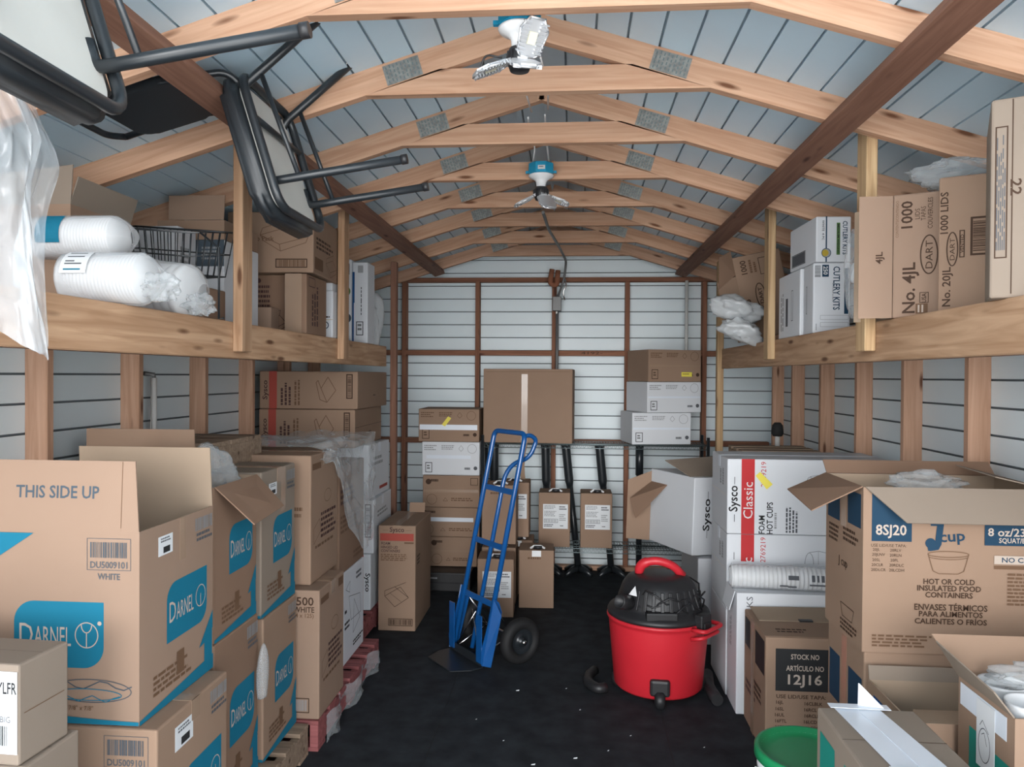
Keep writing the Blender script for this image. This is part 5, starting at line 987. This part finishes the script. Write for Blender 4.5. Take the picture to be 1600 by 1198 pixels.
for k in range(90):
    a = k * 0.27; rr = 0.215 + 0.018 * math.sin(k * 1.7); pts.append((rr * math.cos(a) * 0.95 + 0.02, rr * math.sin(a), 0.455 + 0.045 * math.sin(k * 0.9) + 0.0007 * k + 0.02 * math.sin(k * 2.3)))
mb.tube(pts, 0.0048, 'black_plastic', 8); mb.build('power_cord', vc)
for a in (-97, 173, 83, -7):
    mb = MB(); M = Matrix.Rotation(R(a), 4, 'Z')
    kf = 1.0 if a == -97 else 0.80
    mb.obox(M @ Matrix.Translation((0.232 * kf, 0, 0.10 * kf)), 0.06, 0.10, 0.085 * kf, 'black_plastic', 0.014)
    mb.lathe([(0, -0.026), (0.030, -0.026), (0.044, -0.014), (0.044, 0.014), (0.030, 0.026), (0, 0.026)], 'black_plastic', 24, M @ Matrix.Translation((0.252 * kf, 0, 0.044)) @ Matrix.Rotation(R(90), 4, 'X')); mb.build('caster', vc)
# hose lying behind
mb = MB(); pts = [(0.22 + 0.02 * math.sin(k), 4.25 - 0.10 * math.cos(k * 0.35), 0.03) for k in range(2)]
pts = [(0.14, 4.20, 0.03), (0.10, 4.12, 0.03), (0.10, 4.02, 0.03), (0.15, 3.95, 0.03), (0.19, 3.97, 0.03)]
mb.tube(pts, 0.026, 'black_plastic', 12, fillet=0.05); tag(mb.build('vacuum_hose'), 'end of a black hose curled on the floor behind the red vacuum', 'hose')
mb = MB(); mb.tube([(0.745, 3.86, 0.032), (0.73, 4.02, 0.032), (0.755, 4.2, 0.032)], 0.03, 'black_plastic', 12, fillet=0.05); tag(mb.build('vacuum_hose'), 'black hose end on the floor between the red vacuum and the white cartons', 'hose')
# dark bags on the floor by the back wall, small scraps on the mat
# small scraps on the mat
sp = [(-0.28, 3.95), (-0.16, 3.20), (0.02, 3.27), (-0.02, 4.0), (0.28, 3.5), (0.17, 3.35), (0.6, 3.42), (-0.45, 3.6), (0.05, 3.75), (-0.3, 3.4)]
for k, (x, y) in enumerate(sp):
    s = 0.007 if k > 2 else 0.016; mb = MB(); mb.slab((x, y, 0.004), (x + s, y + 0.004, 0.003), (x + s * 1.1, y + s * 0.4, 0.006), (x + 0.002, y + s * 0.35, 0.004), 0.002, 'paper')
    tag(mb.build('paper_scrap'), 'tiny white scrap of litter on the black floor', 'scrap', 'scraps of litter on the floor')

# ================================================================== STORED GOODS: THE SIDE WITH THE WHITE CUP CARTONS
def hot(lab, z0, z1, X=(0.812, 1.64), Y=(4.00, 4.42), full=True, group=None):
    H = z1 - z0
    F_ = [('r', 0.087, 0, 0.168, 1, 'ink_red'), ('t', 'Sysco', 0.045, 0.47, 0.044, 'ink_black', 90, 0.135), ('l', [(0.045, 0.16), (0.045, 0.26)], 'ink_charcoal', 0.003), ('l', [(0.045, 0.66), (0.045, 0.76)], 'ink_charcoal', 0.003), ('t', 'Classic', 0.128, 0.45, 0.048, 'ink_white', 90, 0.19, False), ('t', '2769219', 0.222, 0.80, 0.026, 'ink_red', 90, 0.13, False), ('t', 'FOAM', 0.213, 0.13, 0.030, 'ink_charcoal', 90, 0.095), ('t', 'HOT CUPS', 0.262, 0.22, 0.030, 'ink_charcoal', 90, 0.165), ('linesv', 0.29, 0.08, 0.315, 0.35, 'ink_lgrey', 1), ('linesv', 0.36, 0.03, 0.44, 0.40, 'ink_grey', 4), ('e', 0.505, 0.62, 0.022, 0.06, 'ink_grey', 0.002), ('l', [(0.505, 0.78), (0.56, 0.80), (0.70, 0.74)], 'ink_grey', 0.002), ('l', [(0.505, 0.46), (0.56, 0.50), (0.70, 0.48)], 'ink_grey', 0.002), ('l', [(0.56, 0.50), (0.56, 0.80)], 'ink_lgrey', 0.002), ('linesv', 0.97, 0.6, 0.985, 0.95, 'ink_grey', 1)]
    L_ = [('linesv', 0.55, 0.62, 0.85, 0.85, 'ink_lgrey', 2), ('r', 0.0, 0.49, 1, 0.52, 'ink_white')]
    return carton(lab, X, Y, (z0, z1), 'white_board', {'F': F_, 'L': L_}, group=group, tape='white_tape')
c = hot('white foam cup carton with a yellow tag and red stripe, topmost of its tall stack', 0.846, 1.236)
mb = MB(); W, D, H = c['_dim']; mb.slab((-0.272, -D / 2 - 0.006, 0.305), (-0.250, -D / 2 - 0.008, 0.325), (-0.185, -D / 2 - 0.004, 0.262), (-0.215, -D / 2 - 0.004, 0.235), 0.002, 'yellow_tag'); mb.build('tag', c, label='yellow tag')
hot('white foam cup carton with a red stripe, directly under the yellow-tagged one', 0.454, 0.844)
carton('lowest white foam cup carton of the tall stack, behind the cup sleeve carton', (0.812, 1.60), (4.005, 4.42), (0.0, 0.452), 'white_board')
carton('white carton on the floor behind the tall cup carton stack, carrying the wooden pallet', (1.18, 1.61), (4.50, 5.40), (0.0, 1.05), 'white_board')
pallet('weathered wooden pallet lying on the white carton behind the tall cup stack', (1.10, 1.60), (4.50, 5.40), 1.052, 'pallet_wood')
mb = MB(); mb.tube([(1.42, 5.34, 1.188), (1.42, 5.34, 1.26)], 0.017, 'pvc', 12); t = mb.build('pipe_stub'); tag(t, 'short pale pipe with a dark fitting beside the wall studs', 'pipe')
mb = MB(); mb.lathe([(0, 1.255), (0.03, 1.255), (0.042, 1.275), (0.036, 1.33), (0.02, 1.35), (0, 1.35)], 'ink_charcoal', 14, Matrix.Translation((1.42, 5.34, 0))); mb.build('fitting', t)
# white carton with the cup sleeve on top
c = carton('white carton on the floor with a sleeve of foam cups lying on it', (0.818, 1.36), (3.78, 3.995), (0.0, 0.600), 'white_board', {'F': [('t', 'KS', 0.115, 0.93, 0.03, 'ink_grey', 90, 0.05, False)], 'L': [('linesv', 0.3, 0.5, 0.5, 0.8, 'ink_lgrey', 2), ('r', 0.0, 0.02, 0.03, 0.98, 'ink_lgrey')]})
flap(c, (-0.27, 0.105, 0.603), (0.27, 0.105, 0.603), (0.27, 0.107, 0.695), (-0.25, 0.107, 0.705), 'white_board')
flap(c, (-0.272, 0.10, 0.60), (-0.272, -0.08, 0.60), (-0.295, -0.06, 0.50), (-0.295, 0.10, 0.50), 'white_board')
s = empty('foam_cup_sleeve', (1.055, 3.86, 0.602 + 0.058), rot=(0, 0, R(-4)), label='clear wrapped sleeve of white foam cups lying on a white carton', category='foam cups'); Mx = Matrix.Rotation(R(90), 4, 'Y')
mb = MB(); L = 0.50; pr = [(0, -L / 2 + 0.015), (0.040, -L / 2 + 0.012), (0.046, -L / 2)]
for k in range(24):
    z = -L / 2 + L * k / 24; dz = L / 24; pr += [(0.050, z + dz * 0.1), (0.0565, z + dz * 0.25), (0.0565, z + dz * 0.5), (0.050, z + dz * 0.6)]
pr.append((0, L / 2)); mb.lathe(pr, 'white_foam', 36, Mx); mb.build('cups', s)
mb = MB(); mb.lathe([(0.045, -L / 2 - 0.005), (0.0585, -L / 2 + 0.01)] + [(0.0583 + 0.001 * (k % 2), -L / 2 + 0.02 + k * 0.02) for k in range(23)] + [(0.04, L / 2 + 0.02)], 'wrap_film', 36, Mx)
for v in mb.bm.verts:
    k = noise.noise(v.co * 45) * 0.003; v.co.y += k; v.co.z += k
mb.build('wrapper', s)
mb = MB()
for u0, u1, a0, a1 in ((0.02, 0.07, 5, 25), (0.13, 0.145, 0, 30), (0.155, 0.165, 0, 30), (0.175, 0.19, 0, 30), (0.12, 0.20, -20, -12), (0.02, 0.06, -35, -25), (-0.02, 0.02, -30, -22)):
    P_ = lambda u, a: (u, -0.0615 * math.cos(R(a)), 0.0615 * math.sin(R(a))); mb.face([P_(u0, a0), P_(u1, a0), P_(u1, a1), P_(u0, a1)], 'ink_grey')
mb.build('printed_mark', s, fix=False)
# stock carton 12J16
c = carton('kraft carton with a dark STOCK NO 12J16 panel on the floor behind the green-lidded bucket', (0.853, 1.30), (3.36, 3.765), (0.0, 0.528), 'kraft', {
    'F': [('r', 0.095, 0.56, 0.66, 0.91, 'ink_charcoal'), ('t', 'STOCK NO', 0.375, 0.845, 0.022, 'ink_cream', 0, 0.12), ('t', 'ARTÍCULO NO', 0.375, 0.755, 0.022, 'ink_cream', 0, 0.16), ('t', '12J16', 0.375, 0.645, 0.042, 'ink_cream', 0, 0.145), ('t', 'USE LID/USE TAPA:', 0.34, 0.515, 0.016, 'ink_brown', 0, 0.21)] +
         [('t', a, 0.09 + len(a) * 0.012, 0.462 - 0.05 * k, 0.014, 'ink_brown', 0, 0, True) for k, a in enumerate(('16JL', '16SL', '16UL', '16FTL', '16FTLS', '16EL'))] + [('t', a, 0.36 + len(a) * 0.014, 0.462 - 0.05 * k, 0.014, 'ink_brown', 0, 0, True) for k, a in enumerate(('16CLBLK', '16RCL', '16RCLBLA', '16LCD', '16LCDH'))],
    'L': [('r', 0.05, 0.70, 0.30, 0.95, 'ink_charcoal'), ('r', 0.55, 0.66, 0.95, 0.95, 'ink_charcoal'), ('lines', 0.5, 0.35, 0.9, 0.5, 'ink_brown', 3), ('lines', 0.1, 0.28, 0.6, 0.40, 'ink_purple', 2), ('l', [(0.35, 0.30), (0.5, 0.5), (0.6, 0.45)], 'ink_purple', 0.008)]})
strip(c, 'L', 0.36, 0.0, 0.50, 0.999, 'brown_tape')
flap(c, (-0.224, -0.19, 0.5295), (0.224, -0.19, 0.5295), (0.224, 0.0, 0.534), (-0.224, 0.0, 0.534), 'kraft', prints=[('lines', 0.15, 0.2, 0.5, 0.5, 'ink_brown', 2)])
flap(c, (-0.20, 0.01, 0.535), (0.224, 0.01, 0.535), (0.224, 0.195, 0.548), (-0.20, 0.195, 0.542), 'kraft_inside')
mb = MB(); mb.box(-0.02, 0.04, -0.0, 0.025, 0.533, 0.541, 'black_plastic'); mb.box(0.12, 0.2, 0.0, 0.02, 0.533, 0.541, 'black_plastic'); mb.build('hand_hole', c, label='dark hand hole')
# big bowl carton
c = carton('big open kraft bowl carton with navy panels and a torn flap folded out', (0.985, 1.605), (2.63, 3.0), (0.735, 1.292), 'kraft', {
    'F': [('r', 0.045, 0.675, 0.255, 0.99, 'ink_navy'), ('t', '8SJ20', 0.147, 0.735, 0.034, 'ink_cream', 0, 0.10), ('t', 'USE LID/USE TAPA:', 0.135, 0.650, 0.010, 'ink_brown', 0, 0.115, False)] + [('t', a, 0.047 + len(a) * 0.0058, 0.622 - 0.030 * k, 0.0095, 'ink_brown', 0, 0, False) for k, a in enumerate(('20JL', '20JLNV', '20SL', '20CLR', '20DLCR'))] + [('t', a, 0.142 + len(a) * 0.0058, 0.622 - 0.030 * k, 0.0095, 'ink_brown', 0, 0, False) for k, a in enumerate(('20RLV', '20RLN', '20FL', '20RDLC', '20LCDH'))] +
         [('t', 'J', 0.378, 0.715, 0.078, 'ink_navy', -6, 0.044), ('d', 0.352, 0.670, 0.017, 'ink_navy'), ('r', 0.352, 0.775, 0.420, 0.795, 'ink_navy'), ('t', 'cup', 0.465, 0.695, 0.036, 'ink_navy', 5, 0.082),
          ('e', 0.445, 0.605, 0.066, 0.010, 'ink_faint', 0.0025), ('e', 0.445, 0.592, 0.064, 0.010, 'ink_faint', 0.002, (180, 360)), ('l', [(0.340, 0.605), (0.365, 0.505), (0.395, 0.488), (0.495, 0.488), (0.525, 0.505), (0.550, 0.605)], 'ink_faint', 0.0025),
          ('t', 'HOT OR COLD', 0.45, 0.440, 0.018, 'ink_brown', 0, 0.165), ('t', 'INSULATED FOOD', 0.45, 0.400, 0.018, 'ink_brown', 0, 0.205), ('t', 'CONTAINERS', 0.45, 0.360, 0.018, 'ink_brown', 0, 0.152), ('t', 'ENVASES TÉRMICOS', 0.46, 0.290, 0.020, 'ink_brown', 0, 0.235), ('t', 'PARA ALIMENTOS', 0.46, 0.245, 0.018, 'ink_brown', 0, 0.205), ('t', 'CALIENTES O FRÍOS', 0.46, 0.205, 0.018, 'ink_brown', 0, 0.232), ('lines', 0.05, 0.03, 0.40, 0.11, 'ink_faint', 4),
          ('r', 0.63, 0.665, 0.98, 0.86, 'ink_navy'), ('t', '8 oz/237 ml', 0.80, 0.745, 0.026, 'ink_cream', 0, 0.19), ('t', 'SQUAT/BAJO', 0.80, 0.692, 0.016, 'ink_cream', 0, 0.12), ('r', 0.68, 0.555, 0.98, 0.605, 'ink_cream'), ('t', 'NO CFC', 0.80, 0.58, 0.016, 'ink_navy', 0, 0.10), ('r', 0.68, 0.525, 0.98, 0.545, 'ink_faint'), ('lines', 0.75, 0.30, 0.98, 0.50, 'ink_faint', 9)],
    'L': [('r', 0.06, 0.72, 0.40, 0.95, 'ink_navy'), ('r', 0.62, 0.74, 0.95, 0.95, 'ink_navy'), ('lines', 0.1, 0.56, 0.4, 0.68, 'ink_brown', 4), ('lines', 0.5, 0.6, 0.9, 0.70, 'ink_brown', 3), ('t', 'J cup', 0.5, 0.46, 0.03, 'ink_brown', 0, 0.09), ('l', [(0.45, 0.2), (0.5, 0.12), (0.75, 0.12), (0.8, 0.2), (0.45, 0.2)], 'ink_brown', 0.003), ('lines', 0.45, 0.02, 0.9, 0.10, 'ink_brown', 3)]}, opened=True)
strip(c, 'L', 0.44, 0.70, 0.58, 0.999, 'brown_tape')
flap(c, (-0.305, -0.187, 0.557), (0.31, -0.187, 0.557), (0.31, -0.262, 0.452), (-0.20, -0.262, 0.452), 'kraft_grey', label='front flap folded down, torn edge')
flap(c, (-0.312, 0.185, 0.557), (-0.312, -0.185, 0.557), (-0.475, -0.17, 0.470), (-0.475, 0.12, 0.500), 'kraft_dark', label='brown end flap folded out')
flap(c, (0.31, 0.187, 0.557), (-0.31, 0.187, 0.557), (-0.31, 0.235, 0.602), (0.31, 0.235, 0.602), 'kraft_dark')
flap(c, (0.305, -0.18, 0.557), (0.305, 0.18, 0.557), (0.16, 0.17, 0.600), (0.16, -0.10, 0.590), 'kraft_grey')
crumple('plastic_bag', 'clear plastic bag showing over the rim of the big open bowl carton', 'bag', (1.26, 2.80, 1.285), (0.12, 0.10, 0.045), 'clear_film', seed=31, amp=0.4, freq=4)
c = carton('kraft bowl carton on the floor, under the big open one with navy panels', (0.997, 1.605), (2.64, 3.0), (0.0, 0.733), 'kraft', {'F': [('r', 0.08, 0.885, 0.33, 0.90, 'ink_slate')], 'L': [('r', 0.06, 0.62, 0.36, 0.86, 'ink_navy'), ('r', 0.60, 0.60, 0.95, 0.86, 'ink_navy'), ('lines', 0.1, 0.4, 0.4, 0.55, 'ink_brown', 4)]})
strip(c, 'L', 0.42, 0.55, 0.56, 0.999, 'brown_tape')
c = carton('open kraft carton with a blue patch on its end, behind the white-taped carton', (0.995, 1.50), (2.28, 2.60), (0.0, 0.655), 'kraft', {'L': [('r', 0.15, 0.86, 0.75, 0.95, 'ink_blue')], 'F': [('r', 0, 0.80, 0.2, 0.83, 'ink_slate')]}, opened=True)
flap(c, (-0.25, 0.155, 0.655), (0.25, 0.155, 0.655), (0.25, 0.165, 0.70), (-0.25, 0.165, 0.70), 'kraft_grey')
flap(c, (-0.245, -0.155, 0.655), (0.25, -0.155, 0.655), (0.25, -0.03, 0.64), (-0.19, -0.03, 0.64), 'kraft_inside')
strip(c, 'L', 0.75, 0.80, 0.99, 0.99, 'brown_tape')
# bucket
b = empty('bucket', (0.765, 2.47, 0.0), label='white plastic bucket with a green lid beside the white-taped carton', category='bucket')
mb = MB(); mb.lathe([(0, 0.0), (0.135, 0.0), (0.14, 0.005), (0.150, 0.40), (0.158, 0.402), (0.158, 0.42), (0.150, 0.424), (0.150, 0.46), (0.146, 0.46), (0.136, 0.01), (0, 0.01)], 'white_plastic', 48); mb.build('pail', b)
mb = MB(); mb.lathe([(0.163, 0.440), (0.167, 0.442), (0.167, 0.468), (0.163, 0.474), (0.152, 0.474), (0.146, 0.460), (0.11, 0.458), (0, 0.460), (0, 0.448), (0.15, 0.448), (0.163, 0.440)], 'green_plastic', 56); mb.build('lid', b, label='green plastic lid')
mb = MB(); mb.tube([(-0.165, 0.0, 0.41), (-0.185, -0.05, 0.30), (-0.16, -0.12, 0.22), (-0.06, -0.185, 0.18), (0.06, -0.185, 0.18), (0.16, -0.12, 0.22), (0.165, 0.0, 0.41)], 0.004, 'white_plastic', 8, fillet=0.04); mb.build('bail_handle', b)
mb = MB(); mb.box(-0.055, -0.043, -0.158, -0.150, 0.38, 0.475, 'white_plastic'); mb.build('tear_tab', b)
# taped carton
c = carton('kraft carton with crossed white tape on top and teal panels, beside the green-lidded bucket', (0.690, 0.950), (1.78, 2.16), (0.372, 0.742), 'kraft_grey', {'L': [('r', 0.08, 0.35, 0.38, 0.86, 'ink_teal'), ('r', 0.56, 0.35, 0.92, 0.86, 'ink_teal')], 'F': [('lines', 0.1, 0.6, 0.8, 0.8, 'ink_faint', 3)]})
mb = MB(); mb.slab((-0.055, -0.195, 0.3735), (0.020, -0.195, 0.3735), (-0.012, 0.193, 0.3735), (-0.088, 0.193, 0.3735), 0.0015, 'white_tape'); mb.slab((0.010, -0.193, 0.3752), (0.075, -0.193, 0.3752), (0.030, 0.193, 0.3752), (-0.03, 0.193, 0.3752), 0.0015, 'white_tape')
mb.slab((-0.07, -0.14, 0.3770), (-0.06, -0.19, 0.3770), (0.131, -0.19, 0.3770), (0.125, -0.14, 0.3770), 0.0015, 'white_tape'); mb.slab((-0.06, -0.1925, 0.377), (-0.06, -0.194, 0.29), (0.13, -0.194, 0.29), (0.131, -0.1925, 0.377), 0.0015, 'white_tape')
mb.slab((-0.10, 0.17, 0.3775), (-0.10, 0.198, 0.3775), (0.06, 0.198, 0.3775), (0.06, 0.165, 0.3775), 0.0015, 'white_tape'); mb.slab((-0.02, 0.19, 0.377), (0.045, 0.175, 0.378), (-0.012, 0.20, 0.435), (-0.015, 0.202, 0.436), 0.0012, 'white_tape')
mb.build('white_tape', c, label='crossed white tape')
carton('kraft carton under the white-taped one beside the bucket', (0.692, 0.95), (1.785, 2.16), (0.0, 0.370), 'kraft_grey', {'L': [('r', 0.08, 0.35, 0.38, 0.86, 'ink_teal')]})
# carton of foam cups, open
c = carton('open kraft carton of white foam cups with a taped paper note on its side', (1.110, 1.58), (1.97, 2.245), (0.402, 0.812), 'kraft', {'L': [('r', 0.22, 0.44, 0.55, 0.72, 'ink_teal'), ('r', 0.62, 0.42, 0.94, 0.68, 'ink_teal')], 'F': [('r', 0.10, 0.40, 0.45, 0.88, 'ink_teal'), ('lines', 0.1, 0.22, 0.4, 0.34, 'ink_faint', 2)]}, opened=True)
sticker(c, 'L', 0.05, 0.82, 0.88, 0.97, [], 'white_tape', 'tape')
sticker(c, 'L', 0.38, 0.52, 0.70, 0.96, [('e', 0.45, 0.36, 0.028, 0.045, 'ink_grey', 0.0025), ('l', [(0.2, 0.62), (0.35, 0.72), (0.7, 0.58)], 'ink_grey', 0.002), ('l', [(0.3, 0.5), (0.45, 0.55), (0.6, 0.38)], 'ink_grey', 0.002)], 'paper', 'paper_note', 'white note with pen scribbles', 0.0022)
flap(c, (-0.235, 0.137, 0.41), (0.235, 0.137, 0.41), (0.235, 0.205, 0.505), (-0.28, 0.205, 0.505), 'kraft')
flap(c, (-0.237, 0.135, 0.41), (-0.237, -0.135, 0.41), (-0.262, -0.09, 0.455), (-0.285, 0.17, 0.495), 'kraft_grey')
for i in range(3):
    for j in range(2):
        mb = MB(); x, y = -0.155 + i * 0.155, -0.065 + j * 0.13; pr = [(0, 0.02), (0.05, 0.02)]
        for k in range(20): pr += [(0.058, 0.03 + k * 0.0185), (0.062, 0.036 + k * 0.0185), (0.062, 0.042 + k * 0.0185), (0.058, 0.045 + k * 0.0185)]
        pr += [(0.062, 0.405 + 0.012), (0.060, 0.425), (0.055, 0.42), (0.05, 0.36), (0, 0.36)]
        mb.lathe(pr, 'white_foam', 28); o = mb.build('foam_cup_stack'); o.location = (c.location.x + x, c.location.y + y, c.location.z)
        tag(o, 'stack of white foam cups standing in the open carton with the taped note', 'foam cups', 'foam cup stacks in the open carton')
crumple('plastic_bag', 'clear plastic wrap bunched over the foam cups in the open carton with the note', 'bag', (1.33, 2.17, 0.835), (0.16, 0.06, 0.045), 'clear_film', seed=41, amp=0.4, freq=4)
carton('kraft carton under the open carton of foam cups', (1.112, 1.58), (1.975, 2.245), (0.0, 0.40), 'kraft')

for o in list(bpy.data.objects):
    if '_dim' in o: del o['_dim']
